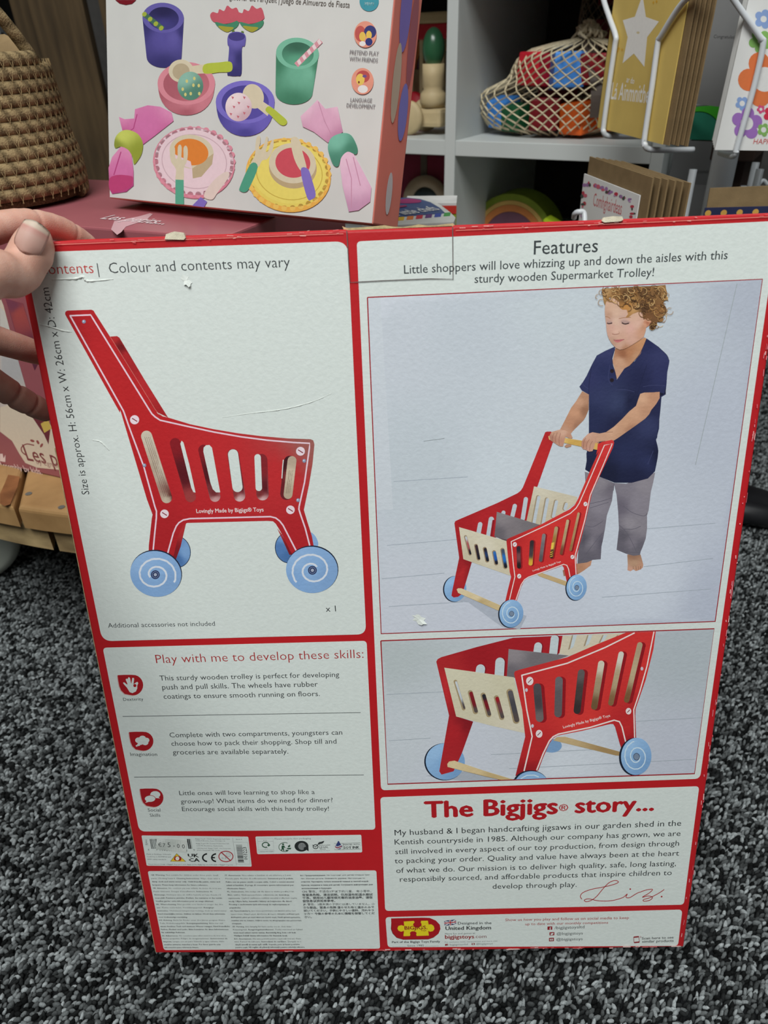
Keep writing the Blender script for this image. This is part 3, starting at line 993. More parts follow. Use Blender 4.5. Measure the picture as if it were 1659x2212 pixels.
P.poly([(192, 1462), (205, 1452), (235, 1452), (600, 1612), (590, 1660), (560, 1650), (205, 1494)], (206, 186, 146), cols=[(220, 1460, (214, 196, 160)), (560, 1620, (200, 178, 134)), (400, 1580, (186, 162, 116)), (380, 1530, (216, 198, 160))])
photo_wheel(P, 1266, 1444, 93, 117, -7)
photo_wheel(P, 682, 1678, 110, 127, -8)
# face and hair
P.crop(1220, 600, 6.381)
P.poly([(555, 300), (548, 470), (556, 560), (566, 640), (572, 720), (585, 790), (604, 840), (640, 900), (700, 966), (750, 990), (800, 986), (860, 962), (930, 920), (1010, 870), (1085, 815), (1112, 730), (1130, 600), (1060, 450), (1000, 330), (800, 250)], SK,
       cols=[(640, 380, (206, 168, 144)), (700, 480, (208, 172, 150)), (600, 520, (188, 148, 126)), (950, 520, (206, 168, 146)), (700, 600, (212, 178, 158)), (900, 700, (212, 166, 152)), (1000, 640, (210, 170, 152)), (640, 680, (206, 162, 146)), (600, 760, (196, 154, 136)),
             (720, 740, (214, 174, 156)), (760, 800, (200, 158, 138)), (760, 930, (196, 156, 136)), (660, 890, (182, 144, 124)), (900, 860, (204, 160, 142)), (1060, 760, (196, 148, 122)), (830, 975, (174, 126, 98)), (1090, 700, (190, 140, 112)), (800, 590, (196, 160, 146)), (610, 590, (190, 152, 138))])
P.poly([(1080, 610), (1105, 572), (1150, 560), (1190, 585), (1186, 630), (1150, 665), (1110, 690), (1084, 660)], SK, cols=[(1100, 650, (200, 146, 118)), (1150, 590, (214, 160, 130)), (1140, 620, (170, 110, 84))])
P.up()
for x0, y0, x1, y1 in ((580, 600, 655, 640), (772, 585, 900, 640)):
    P.ell((x0 + x1) / 2, (y0 + y1) / 2 - 4, (x1 - x0) / 2, 22, (178, 146, 138), 6, hold=True)
P.up()
P.line(catmull([(578, 622), (605, 632), (650, 622)], 5, False), 16, (74, 54, 54), hold=True)
P.line(catmull([(782, 618), (825, 636), (882, 624)], 5, False), 17, (70, 52, 52), hold=True)
P.line(catmull([(556, 532), (590, 540), (625, 562)], 5, False), 9, (160, 116, 88), hold=True)
P.line(catmull([(742, 562), (820, 548), (905, 546)], 5, False), 10, (166, 122, 92), hold=True)
P.line(catmull([(648, 772), (690, 780), (745, 770)], 5, False), 9, (156, 108, 92), hold=True)
P.line(catmull([(738, 740), (752, 758), (744, 775)], 5, False), 6, (178, 134, 116), hold=True)
P.poly(catmull([(668, 856), (700, 854), (740, 850), (815, 848), (770, 876), (735, 890), (700, 886)], 5), (190, 112, 112))
P.line(catmull([(668, 856), (720, 862), (770, 858), (818, 846)], 5, False), 6, (126, 70, 72))
H1, H2, H3, H4 = (128, 92, 56), (178, 136, 84), (72, 50, 32), (204, 168, 116)
hair = [(505, 155), (540, 148), (760, 136), (1000, 120), (1200, 112), (1385, 98), (1392, 150), (1410, 215), (1404, 270), (1372, 320), (1350, 350), (1388, 400), (1405, 460), (1380, 510), (1340, 530), (1358, 580), (1320, 610), (1270, 610), (1262, 660),
        (1240, 705), (1195, 722), (1160, 690), (1165, 640), (1190, 600), (1140, 560), (1080, 575), (1062, 480), (1010, 470), (930, 500), (880, 540), (830, 552), (868, 500), (850, 440), (790, 440), (750, 410), (745, 340), (690, 290), (620, 270), (575, 310), (552, 380), (535, 340), (520, 250)]
P.poly(hair, H1, cols=[(560, 200, (176, 138, 92)), (700, 220, (150, 110, 68)), (830, 260, (84, 58, 36)), (850, 400, (186, 130, 70)), (950, 300, (170, 128, 76)), (950, 430, (190, 146, 96)), (1100, 250, (110, 78, 48)), (1080, 400, (76, 52, 34)), (1250, 250, (130, 94, 58)), (1200, 450, (104, 72, 44)),
                       (1330, 200, (150, 112, 70)), (1300, 450, (130, 90, 54)), (1230, 560, (112, 78, 50)), (1200, 690, (70, 48, 32)), (1000, 180, (90, 62, 38)), (1150, 540, (120, 80, 50)), (1350, 560, (150, 108, 66))])
rc = random.Random(3)
P.up()
for i in range(120):
    for _ in range(20):
        x, y = rc.uniform(520, 1400), rc.uniform(130, 690)
        ok = (y < 300) or (x > 1050 and y < 560) or (x > 1180) or (x > 750 and y < 420)
        if ok and x < 1400 - max(0, y - 520) * .7:
            break
    r = rc.uniform(24, 62)
    a = rc.uniform(0, 360)
    if i % 6 == 0:
        P.up()
    P.ring(x, y, r, r * rc.uniform(.7, 1), rc.uniform(5, 11), rc.choice((H2, H3, H4, H1, (150, 106, 62), (92, 64, 40))), rc.uniform(0, 90), 16, a, a + rc.uniform(140, 300))
for cx, cy, r, a0, a1 in ((1440, 460, 46, 0, 300), (1365, 265, 42, 0, 330), (1315, 560, 40, 0, 320), (1200, 680, 36, 0, 330), (900, 200, 48, 0, 350), (500, 340, 44, 60, 300), (450, 260, 30, 100, 280), (500, 200, 34, 80, 300), (1400, 240, 30, 200, 400)):
    P.ring(cx, cy, r, r, 7, (160, 122, 78), 0, 24, a0, a1)
P.crop()
P.build('play_photograph', M['ink'], toy_box)

# --- photograph two: close view of the trolley
P = Print(BOXM, 1.9e-4)
fr2 = [(822.7, 1384), (1542.6, 1357.8), (1500, 1670.8), (837.6, 1693.5)]
P.poly(fr2, (192, 198, 204), cols=[(840, 1400, (178, 186, 188)), (860, 1600, (194, 200, 206)), (1000, 1650, (196, 200, 210)), (1200, 1660, (204, 210, 218)), (1490, 1400, (172, 180, 186)), (1480, 1640, (184, 188, 200)), (1150, 1620, (192, 196, 204))], grid=30)
P.up()
for a, b in (((835, 1500), (960, 1494)), ((840, 1600), (930, 1594)), ((1370, 1558), (1515, 1550)), ((1100, 1660), (1500, 1640)), ((1060, 1630), (1300, 1618))):
    P.line([a, b], 1.3, (158, 166, 174), hold=True)
P.line(fr2 + [fr2[0]], 2.6, (150, 30, 38))
P.clip = lambda x, y: (x, min(max(y, 1384 - (x - 822.7) * .0364 + 1.2), 1693.5 - (x - 837.6) * .03427 - 1.2))
P.crop(900, 1350, 3.072)
P.poly([(60, 1000), (400, 960), (640, 1030), (300, 1040)], (166, 172, 182))
P.ell(895, 800, 68, 46, (120, 154, 192))
photo_wheel(P, 190, 905, 134, 124, -6, False, 6)
P.poly([(130, 242), (140, 225), (165, 212), (400, 145), (640, 84), (968, 70), (948, 188), (880, 190), (610, 345), (190, 285), (262, 605), (375, 640), (300, 850), (245, 970), (165, 992), (150, 970), (215, 600)], (164, 34, 40),
       cols=[(700, 110, (160, 30, 38)), (400, 200, (154, 28, 36)), (200, 250, (168, 38, 42)), (180, 400, (190, 46, 50)), (250, 700, (172, 36, 42)), (200, 950, (170, 38, 44)), (330, 650, (130, 26, 34)), (900, 120, (166, 32, 40))])
P.up()
BG2 = (190, 200, 204)
for s_ in ((424, 290, 420, 318, 30), (553, 246, 548, 330, 31), (806, 140, 800, 180, 26), (916, 92, 906, 186, 27)):
    P.slot(s_[0] + 8, s_[1], s_[2] + 8, s_[3], s_[4], (128, 22, 32))
    P.slot(*s_, BG2)
P.poly([(970, 70), (1375, 52), (1270, 120), (1010, 204), (946, 190)], BW)
for x in (1030, 1132, 1232, 1330):
    P.poly([(x, 66), (x + 30, 64), (x + 4, 150 - (x - 1030) * .2), (x - 26, 164 - (x - 1030) * .22)], BWd)
    P.poly([(x + 8, 66), (x + 34, 64), (x + 10, 146 - (x - 1030) * .2), (x - 14, 160 - (x - 1030) * .22)], BG2)
P.poly([(598, 345), (610, 158), (1010, 202), (820, 270), (680, 320), (660, 350)], (124, 118, 120), cols=[(640, 190, (140, 132, 136)), (800, 230, (114, 108, 112)), (620, 320, (108, 102, 108))])
P.poly([(183, 282), (645, 346), (700, 560), (716, 716), (500, 668), (262, 606)], BW, cols=[(220, 310, (206, 200, 176)), (600, 370, (200, 194, 168)), (400, 400, (204, 198, 174)), (300, 590, (202, 194, 168)), (680, 690, (208, 200, 180))])
for i, (x0, y0, x1, y1, h) in enumerate(((257, 374, 312, 554, 12), (356, 448, 390, 574, 17), (441, 464, 478, 594, 17), (529, 482, 565, 612, 17), (617, 444, 660, 632, 22))):
    P.slot(x0, y0, x1, y1, h, (158, 140, 108))
    P.slot(x0 + 5, y0 + 5, x1 + 4, y1 - 5, h - 5, (70, 50, 52), cols=[(x0, y0, ((196, 202, 206), (130, 30, 38), (40, 40, 48), (150, 30, 38), (90, 86, 90))[i]), ((x0 + x1) / 2, (y0 + y1) / 2, ((190, 196, 202), (120, 28, 36), (120, 28, 36), (110, 70, 70), (72, 70, 76))[i]), (x1, y1, (84, 74, 72))])
P.poly([(930, 742), (985, 740), (1350, 840), (1348, 866), (1320, 864), (905, 764)], (176, 150, 108), cols=[(960, 745, (190, 166, 124)), (1320, 850, (160, 132, 90))])
near2 = [(646, 322), (652, 306), (680, 296), (1000, 212), (1200, 125), (1388, 48), (1586, 40), (1570, 160), (1520, 360), (1452, 555), (1450, 600), (1456, 748), (1400, 800), (1362, 830), (1348, 790), (1316, 675), (1304, 656), (1285, 655), (1100, 700), (935, 732), (905, 750), (880, 785), (838, 880), (806, 965), (655, 1000),
         (690, 860), (720, 740), (700, 560)]
P.poly(near2, R2l, cols=[(700, 320, (190, 46, 48)), (1000, 280, (196, 50, 48)), (1300, 180, (200, 52, 50)), (1500, 200, (204, 52, 50)), (1150, 450, (204, 54, 50)), (800, 500, (200, 50, 48)), (1100, 620, (208, 56, 52)), (750, 850, (184, 42, 44)), (1400, 700, (190, 44, 46)), (740, 960, (150, 30, 36)), (1420, 740, (150, 28, 36))])
P.up()
P.line([(695, 333), (1000, 252), (1250, 148), (1446, 50)], 9, WS)
P.line([(1574, 42), (1528, 270), (1480, 440), (1440, 560), (1446, 750)], 8, WS)
P.line([(697, 330), (730, 560), (766, 738), (740, 850), (712, 968)], 9, WS)
P.line([(796, 962), (840, 850), (880, 768), (905, 740), (940, 722), (1150, 678), (1310, 630), (1345, 640), (1362, 675), (1390, 790)], 9, WS)
for i, (x0, y0, x1, y1, h) in enumerate(((802, 412, 818, 616, 30), (946, 366, 940, 586, 29), (1094, 316, 1066, 566, 27), (1226, 256, 1180, 540, 25), (1358, 192, 1290, 516, 22), (1482, 130, 1395, 496, 22))):
    P.slot(x0 + 15, y0 + 4, x1 + 15, y1 + 2, h, (140, 24, 32))
    c = [((80, 74, 78), (70, 66, 70), (110, 100, 100)), ((106, 102, 106), (92, 88, 92), (96, 88, 90)), ((96, 88, 88), (70, 62, 60), (54, 46, 46)), ((206, 198, 180), (160, 142, 112), (110, 84, 56)), ((208, 204, 192), (176, 156, 124), (130, 98, 66)), ((170, 150, 122), (184, 164, 132), (120, 86, 56))][i]
    P.slot(x0 - 2, y0, x1 - 2, y1, h - 4, c[1], cols=[(x0, y0, c[0]), ((x0 + x1) / 2, (y0 + y1) / 2, c[1]), (x1, y1, c[2])])
for x, y, r in ((750, 370, 26), (812, 720, 24), (1405, 570, 20)):
    P.ell(x, y, r * .92, r * 1.08, (234, 214, 214))
    P.line([(x - r * .45, y + r * .45), (x + r * .45, y - r * .45)], 5, (120, 50, 54))
P.up()
for x, y in ((728, 430), (768, 668), (1494, 288)):
    P.ell(x, y, 9, 12, (196, 190, 200), hold=True)
P.text('Lovingly Made by Bigjigs® Toys', (973, 684), (1284, 606), (240, 218, 214), bold=.01, hs=1.2)
P.poly([(203, 920), (215, 904), (250, 898), (450, 966), (640, 1030), (560, 1034), (205, 940)], (200, 176, 134), cols=[(230, 910, (212, 192, 152)), (500, 1000, (190, 166, 120)), (400, 960, (208, 186, 142))])
P.poly([(636, 1032)] + [(755 + 116 * math.cos(t), 1052 + 90 * math.sin(t)) for t in [math.radians(a) for a in range(192, 352, 8)]] + [(868, 1024)], (26, 34, 50))
P.poly([(650, 1031)] + [(762 + 110 * math.cos(t), 1056 + 88 * math.sin(t)) for t in [math.radians(a) for a in range(196, 345, 8)]] + [(868, 1024)], (136, 174, 212))
P.line([(690, 1018), (730, 996), (780, 994), (810, 1006)], 7, (196, 214, 230))
photo_wheel(P, 1456, 870, 104, 126, -10, True, 4)
P.crop()
P.build('close_up_photograph', M['ink'], toy_box)

# --- story panel
P = Print(BOXM, 1e-4)
P.rrect([(821.5, 1722), (1510.5, 1698), (1477, 1954), (832, 1967.5)], [8, 9, 8, 8], WHITE)
P.up()
P.text('The Bigjigs', (919, 1765.8), (1203, 1757.4), (168, 26, 34), bold=.034, hs=.94)
P.text('®', (1207, 1752), (1227, 1751.4), (168, 26, 34), bold=.012, hs=.95)
P.text('story...', (1243, 1755.6), (1410.6, 1750.4), (168, 26, 34), bold=.034, hs=.94)
for t, a, b in (('My husband & I began handcrafting jigsaws in our garden shed in the', (852.7, 1804.5), (1471, 1783.4)),
                ('Kentish countryside in 1985. Although our company has grown, we are', (852.7, 1824.3), (1469.6, 1805.4)),
                ('still involved in every aspect of our toy production, from design through', (854, 1845), (1466.5, 1826.5)),
                ('to packing your order. Quality and value have always been at the heart', (852.7, 1864.8), (1466.5, 1848)),
                ('of what we do. Our mission is to deliver high quality, safe, long lasting,', (856, 1885.5), (1460, 1870)),
                ('responsibily sourced, and affordable products that inspire children to', (864, 1904.4), (1450.7, 1890)),
                ('develop through play.', (1063.9, 1919.8), (1245.6, 1915.4))):
    P.text(t, a, b, (44, 48, 50))
P.crop(810, 1680, 2.2726)
for ln in ([(1016, 596), (1008, 582), (1020, 564), (1060, 548), (1120, 536), (1170, 524), (1195, 512), (1180, 504), (1150, 514), (1118, 546), (1088, 582), (1060, 602), (1036, 608), (1028, 600), (1050, 594), (1100, 604), (1160, 603), (1215, 588), (1238, 570), (1232, 586), (1250, 588), (1280, 570), (1300, 560)],
           [(1300, 562), (1326, 552), (1362, 547), (1345, 566), (1312, 586), (1340, 580), (1362, 586), (1350, 600), (1322, 606), (1318, 598), (1350, 588), (1390, 568), (1420, 548)]):
    P.line(catmull(ln, 6, False), 3.6, (160, 34, 40))
P.ell(1253, 546, 4, 4, (160, 34, 40))
P.ell(1407, 583, 4.5, 4, (160, 34, 40))
P.crop()
P.build('story_panel', M['ink'], toy_box)

# --- maker panel
P = Print(BOXM, 1e-4)
P.rrect([(832.5, 1981), (1474, 1964.5), (1464.5, 2043), (837.5, 2046)], [8, 9, 8, 8], WHITE)
P.up(2)
P.crop(820, 1940, 4.366)
P.poly([(112, 196), (400, 188), (470, 190), (530, 215), (566, 255), (570, 295), (552, 338), (508, 372), (458, 389), (222, 392), (160, 374), (122, 334), (106, 290)], (96, 40, 42))
P.poly([(108, 190), (400, 183), (470, 185), (530, 210), (568, 250), (574, 290), (555, 335), (510, 368), (460, 385), (222, 388), (162, 370), (126, 330), (112, 290)], (160, 22, 30))
P.poly([(228, 220), (322, 214), (330, 226), (314, 246), (325, 270), (355, 279), (385, 268), (398, 248), (388, 228), (392, 213), (455, 212), (462, 248), (488, 246), (510, 262), (517, 288), (504, 310), (476, 316), (458, 308), (465, 352), (350, 356), (345, 342), (350, 326), (332, 312), (302, 312), (285, 326),
        (290, 345), (284, 357), (225, 358), (230, 308), (202, 316), (177, 305), (168, 284), (178, 262), (205, 254), (232, 262)], (216, 196, 34))
P.up()
P.text('BIGJIGS.', (237, 297), (450, 291), (130, 24, 30), bold=.03)
P.text('Toys', (388, 311), (440, 310), (130, 24, 30), bold=.02)
P.text('Part of the Bigjigs Toys Family', (118, 423), (570, 417), (44, 46, 48), bold=.022)
P.text('Since 1985', (262, 457), (417, 454), (60, 64, 66))
P.line([(122, 458), (250, 457)], 2, (110, 112, 112), hold=True)
P.line([(428, 453), (557, 450)], 2, (110, 112, 112), hold=True)
P.poly([(608, 212), (720, 200), (724, 247), (612, 262)], (46, 52, 92), hold=True)
P.text('Designed in the', (738, 248), (1054, 244), (60, 64, 66), bold=.012, hs=.95)
P.text('United Kingdom', (622, 300), (1050, 293), (44, 46, 48), bold=.024)
P.text('More fun and games at', (617, 343), (900, 337), (84, 88, 88))
P.text('bigjigstoys', (618, 382), (890, 378), (140, 26, 34), bold=.026)
P.text('.com', (893, 376), (1008, 374), (120, 60, 64))
P.text('For exclusive news, competitions and more visit', (615, 420), (1110, 409), (120, 124, 124))
P.text('/bigjigstoysltd', (655, 447), (832, 441), (110, 114, 114))
P.text('@bigjigstoys', (910, 438), (1068, 435), (110, 114, 114))
P.poly([(617, 432), (645, 430), (646, 447), (618, 449)], (130, 22, 32), hold=True)
P.poly([(868, 424), (898, 422), (898, 440), (868, 441)], (130, 22, 32), hold=True)
P.line([(610, 214), (722, 246)], 7, (214, 214, 216))
P.line([(720, 202), (612, 260)], 7, (214, 214, 216))
P.line([(609, 236), (722, 223)], 17, (214, 214, 216))
P.line([(664, 206), (668, 255)], 17, (214, 214, 216))
P.line([(609, 236), (722, 223)], 9, (168, 30, 42))
P.line([(664, 206), (668, 255)], 9, (168, 30, 42))
P.ell(883, 432, 8, 5, WHITE)
P.poly([(632, 448), (634, 438), (640, 435), (640, 438), (637, 440), (636, 448)], WHITE)
P.crop(1080, 1940, 3.95)
P.text('Show us how you play and follow us on social media to keep', (45, 195), (1100, 176), (158, 58, 58), light=.004)
P.text('up to date with our monthly competitions', (215, 230), (922, 217), (158, 58, 58), light=.004)
P.text('/bigjigstoysltd', (465, 264), (720, 255), (60, 64, 66), hold=True)
P.text('@bigjigstoys', (483, 313), (706, 308), (60, 64, 66), hold=True)
P.text('@bigjigstoys', (480, 362), (704, 357), (60, 64, 66), hold=True)
P.text('Scan here to see', (1210, 352), (1480, 343), (66, 66, 68), bold=.014)
P.text('similar products', (1212, 379), (1480, 371), (66, 66, 68), bold=.014)
for q in ([(405, 241), (446, 239), (446, 268), (405, 270)], [(422, 290), (464, 288), (464, 316), (422, 318)], [(418, 338), (460, 336), (460, 366), (418, 368)]):
    P.rrect(q, 3, (136, 22, 32), hold=True)
P.up()
P.text('f', (424, 269), (436, 268), WHITE, bold=.03)
P.poly([(428, 310), (436, 306), (430, 296), (438, 300), (446, 296), (456, 296), (454, 306), (446, 312), (436, 314)], WHITE, hold=True)
P.rrect([(426, 346), (452, 345), (452, 360), (426, 361)], 4, WHITE, hold=True)
P.up()
P.ell(439, 353, 7, 6, (136, 22, 32))
P.ell(439, 353, 3.4, 3, WHITE)
P.rrect([(1140, 328), (1184, 323), (1190, 377), (1144, 382)], 6, (140, 44, 50), outline=4)
P.line([(1141, 334), (1185, 329)], 8, (140, 44, 50))
P.line([(1144, 376), (1189, 371)], 8, (140, 44, 50))
for r in (8, 14):
    P.ring(1190, 334, r, r, 2.5, (140, 60, 64), 0, 10, -60, 20)
P.crop()
P.build('maker_panel', M['ink'], toy_box)

# --- barcode panel
P = Print(BOXM, 1e-4)
P.crop(300, 1790, 6.38)
P.rrect([(36, 92), (1508, 108), (1556, 522), (108, 510)], [18, 22, 18, 20], WHITE)
P.up()
GT = (104, 108, 108)
for t, a, b, c, bd in (('Bigjigs Toys®, Unit B, Kingsmead, Park Farm', (780, 146), (1255, 150), GT, .01), ('Ind Est Folkestone, Kent CT19 5EU UK', (785, 172), (1192, 178), GT, .01),
                       ('Bigjigs Toys® BV, Tremina Mollenstraat 525,', (790, 210), (1248, 212), GT, .01), ('2135 ML Hoofddorp, Netherlands.', (797, 240), (1160, 243), GT, .01),
                       ('USA Importer: Bigjigs Toys®, One Corporate', (800, 276), (1268, 279), GT, .01), ('Drive, Grantsville, MD 21536', (805, 303), (1115, 306), GT, .01),
                       ('Made in Surabaya, Indonesia.', (108, 357), (450, 360), GT, .01), ('Conforms to ASTMF963 and', (113, 391), (440, 394), GT, .01), ('EN71 safety standards.', (122, 428), (383, 431), GT, .01),
                       ('This product is a Design of Bigjigs® Toys Ltd © 2021. Bigjigs and the Bigjigs logo are trade marks of Bigjigs® Toys Ltd.', (128, 494), (1297, 503), (90, 94, 94), .01),
                       ('UK', (682, 392), (825, 392), (24, 26, 26), .035), ('CA', (692, 452), (836, 453), (24, 26, 26), .035), ('Batch #', (1340, 152), (1422, 152), GT, 0), ('0-3', (1143, 416), (1205, 417), (120, 122, 122), 0),
                       ('6', (127, 299), (148, 299), (70, 72, 72), 0), ('9', (752, 306), (774, 306), (70, 72, 72), 0), ('9', (236, 297), (268, 298), (50, 52, 52), 0), ('1 0 8 2 4 1   8 2 0 6 7 1', (292, 304), (665, 312), (70, 72, 72), .01),
                       ('003223', (1502, 428), (1482, 252), (64, 66, 66), .01), ('BJ466', (122, 222), (112, 146), (110, 112, 112), 0)):
    P.text(t, a, b, c, bold=bd, res=1, hs=(.8 if t in ('UK', 'CA') else 1.0))
x = 150
bars = random.Random(5)
while x < 716:
    w = bars.choice((4, 5, 9, 16))
    if not 236 < x < 652:
        P.poly([(x, 140), (x + w, 140), (x + w + 24, 276), (x + 24, 276)], (40, 42, 42), hold=True)
    x += w + bars.choice((5, 6, 9))
y = 220
while y < 458:
    w = bars.choice((4, 5, 9, 14, 18))
    P.poly([(1338 + (y - 220) * .13, y), (1422 + (y - 220) * .11, y), (1422 + (y + w - 220) * .11, y + w), (1338 + (y + w - 220) * .13, y + w)], (52, 54, 54), hold=True)
    y += w + bars.choice((5, 6, 8))
P.line([(1292, 125), (1345, 500)], 3, (130, 132, 132), hold=True)
P.line([(1308, 184), (1500, 190), (1534, 488), (1345, 484)], 3, (130, 134, 134), hold=True)
P.poly([(520, 338), (652, 452), (432, 450)], (90, 84, 50), hold=True)
P.ring(1200, 381, 97, 72, 12, (160, 24, 40), 0, 40)
P.ell(1232, 358, 34, 26, (150, 154, 154), 20)
P.ell(1232, 358, 28, 21, WHITE, 20)
for dx, dy in ((-10, -4), (8, -6), (0, 8)):
    P.ell(1232 + dx, 358 + dy, 4, 3, (110, 112, 112), hold=True)
P.line([(1130, 318), (1268, 442)], 13, (160, 24, 40))
P.poly([(521, 346), (642, 449), (442, 446)], (222, 190, 48))
P.poly(catmull([(500, 380), (545, 376), (580, 392), (584, 430), (560, 440), (510, 438), (486, 424), (490, 396)], 4), (160, 34, 36))
P.ell(532, 408, 26, 26, (230, 226, 214))
for dx, dy, r in ((-9, -8, 3.5), (9, -8, 3.5), (0, 4, 5)):
    P.ell(532 + dx, 408 + dy, r, r, (110, 50, 46), hold=True)
P.ring(946, 397, 66, 52, 20, (24, 26, 26), 0, 20, 95, 265)
P.ring(1070, 397, 66, 52, 20, (24, 26, 26), 0, 20, 95, 265)
P.line([(1008, 397), (1050, 397)], 18, (24, 26, 26))
P.crop()
P.build('barcode_panel', M['ink'], toy_box)
# paper price label stuck over the barcode
P = Print(BOXM, 4.2e-4)
P.crop(300, 1790, 6.38)
P.poly([(246, 120), (668, 154), (654, 320), (236, 278)], (196, 202, 196), cols=[(300, 150, (206, 210, 206)), (330, 250, (176, 182, 176)), (450, 200, (186, 192, 186)), (620, 220, (204, 208, 202)), (540, 300, (200, 204, 198))])
P.up()
for i in range(9):
    xx = 300 + i * 34
    P.line([(xx, 150 + i * 2), (xx + 12, 270 + i * 4)], 5, (182, 188, 182), hold=True)
P.up()
for ch, x0, x1, y, c in (('€', 270, 318, 240, (50, 54, 54)), ('7', 332, 368, 246, (84, 88, 88)), ('5', 400, 440, 248, (56, 58, 58)), ('.', 478, 494, 238, (50, 54, 54)), ('0', 528, 566, 258, (56, 60, 60)), ('0', 598, 636, 264, (52, 56, 56))):
    P.text(ch, (x0, y), (x1, y + 2), c, hs=1.15 if ch != '.' else 1)
P.crop()
tagp = P.build('price_label', M['ink'], toy_box)
tagp['label'] = 'white paper price label reading €75.00'

# --- recycling panel
P = Print(BOXM, 1e-4)
P.crop(540, 1790, 6.38)
P.rrect([(74, 107), (1534, 83), (1547, 326), (100, 351)], [20, 20, 22, 22], WHITE)
P.up()
DG = (40, 78, 56)
for t, a, b, c, bd in (('Please recycle this packaging', (343, 151), (840, 143), (100, 104, 104), 0), ('BOX', (187, 168), (235, 166), (90, 94, 94), 0), ('card', (203, 285), (245, 283), (110, 114, 114), 0), ('WIDELY RECYCLED', (135, 320), (325, 316), (84, 88, 88), .01),
                       ('Indonesian', (958, 236), (1107, 230), (70, 74, 74), .01), ('LEGAL', (958, 266), (1082, 264), (60, 64, 64), .014), ('Wood', (963, 288), (1040, 286), (60, 64, 64), .02), ('00360-LVLK-002-IDN', (874, 312), (1096, 306), (110, 114, 114), 0),
                       ('PRINTED WITH', (1287, 229), (1510, 222), (56, 60, 60), .02), ('SOY INK', (1295, 278), (1507, 272), (40, 44, 44), .04)):
    P.text(t, a, b, c, bold=bd, res=1, hs=1.15 if t == 'SOY INK' else 1)
P.line([(103, 138), (320, 134), (330, 322), (122, 324)], 2.5, (130, 134, 134), closed=True, hold=True)
P.line([(108, 174), (322, 172)], 2.5, (130, 134, 134), hold=True)
P.line([(118, 292), (328, 290)], 2.5, (130, 134, 134), hold=True)
P.ring(216, 222, 46, 34, 13, DG, 0, 24, 60, 340)
P.poly([(236, 226), (262, 206), (282, 226), (258, 246)], DG)
P.ring(478, 252, 80, 62, 8, DG, 0, 30, 60, 300)
for q in ([(520, 240), (552, 216), (556, 246), (530, 258)], [(500, 266), (570, 262), (560, 284), (520, 282)], [(486, 290), (536, 290), (520, 312), (496, 308)]):
    P.poly(q, DG, hold=True)
P.ell(456, 214, 15, 12, DG)
P.poly([(440, 232), (470, 230), (490, 262), (484, 268), (466, 252), (468, 280), (474, 306), (460, 306), (452, 280), (438, 306), (424, 306), (438, 270), (434, 250)], DG)
P.ell(710, 240, 96, 74, (40, 44, 44))
P.ell(716, 242, 52, 48, (140, 144, 144))
for k in range(4):
    P.line([(676 + k * 26, 200), (676 + k * 26, 284)], 4, (60, 64, 64))
    P.line([(668, 214 + k * 18), (764, 214 + k * 18)], 4, (60, 64, 64))
P.poly([(740, 260), (806, 232), (808, 310), (780, 290), (740, 290)], (40, 44, 44))
P.ring(904, 246, 34, 28, 10, (50, 54, 54))
P.line([(862, 222), (900, 252), (960, 196)], 10, (50, 54, 54))
P.poly(catmull([(934, 216), (950, 186), (985, 178), (1022, 166), (1005, 198), (965, 210)], 4), (50, 54, 54))
P.line([(1160, 202), (1522, 192), (1522, 280), (1164, 288)], 4, (84, 88, 88), closed=True)
P.line([(1282, 200), (1286, 285)], 4, (84, 88, 88))
P.poly(catmull([(1220, 166), (1246, 206), (1270, 238), (1252, 272), (1222, 282), (1188, 270), (1172, 238), (1196, 206)], 4), (50, 60, 110))
for k in range(3):
    P.line(catmull([(1176, 232 + k * 15), (1205, 246 + k * 14), (1240, 234 + k * 14), (1262, 226 + k * 14)], 4, False), 9, ((214, 214, 214), (168, 70, 66), (214, 206, 204))[k])
P.crop()
P.build('recycling_panel', M['ink'], toy_box)

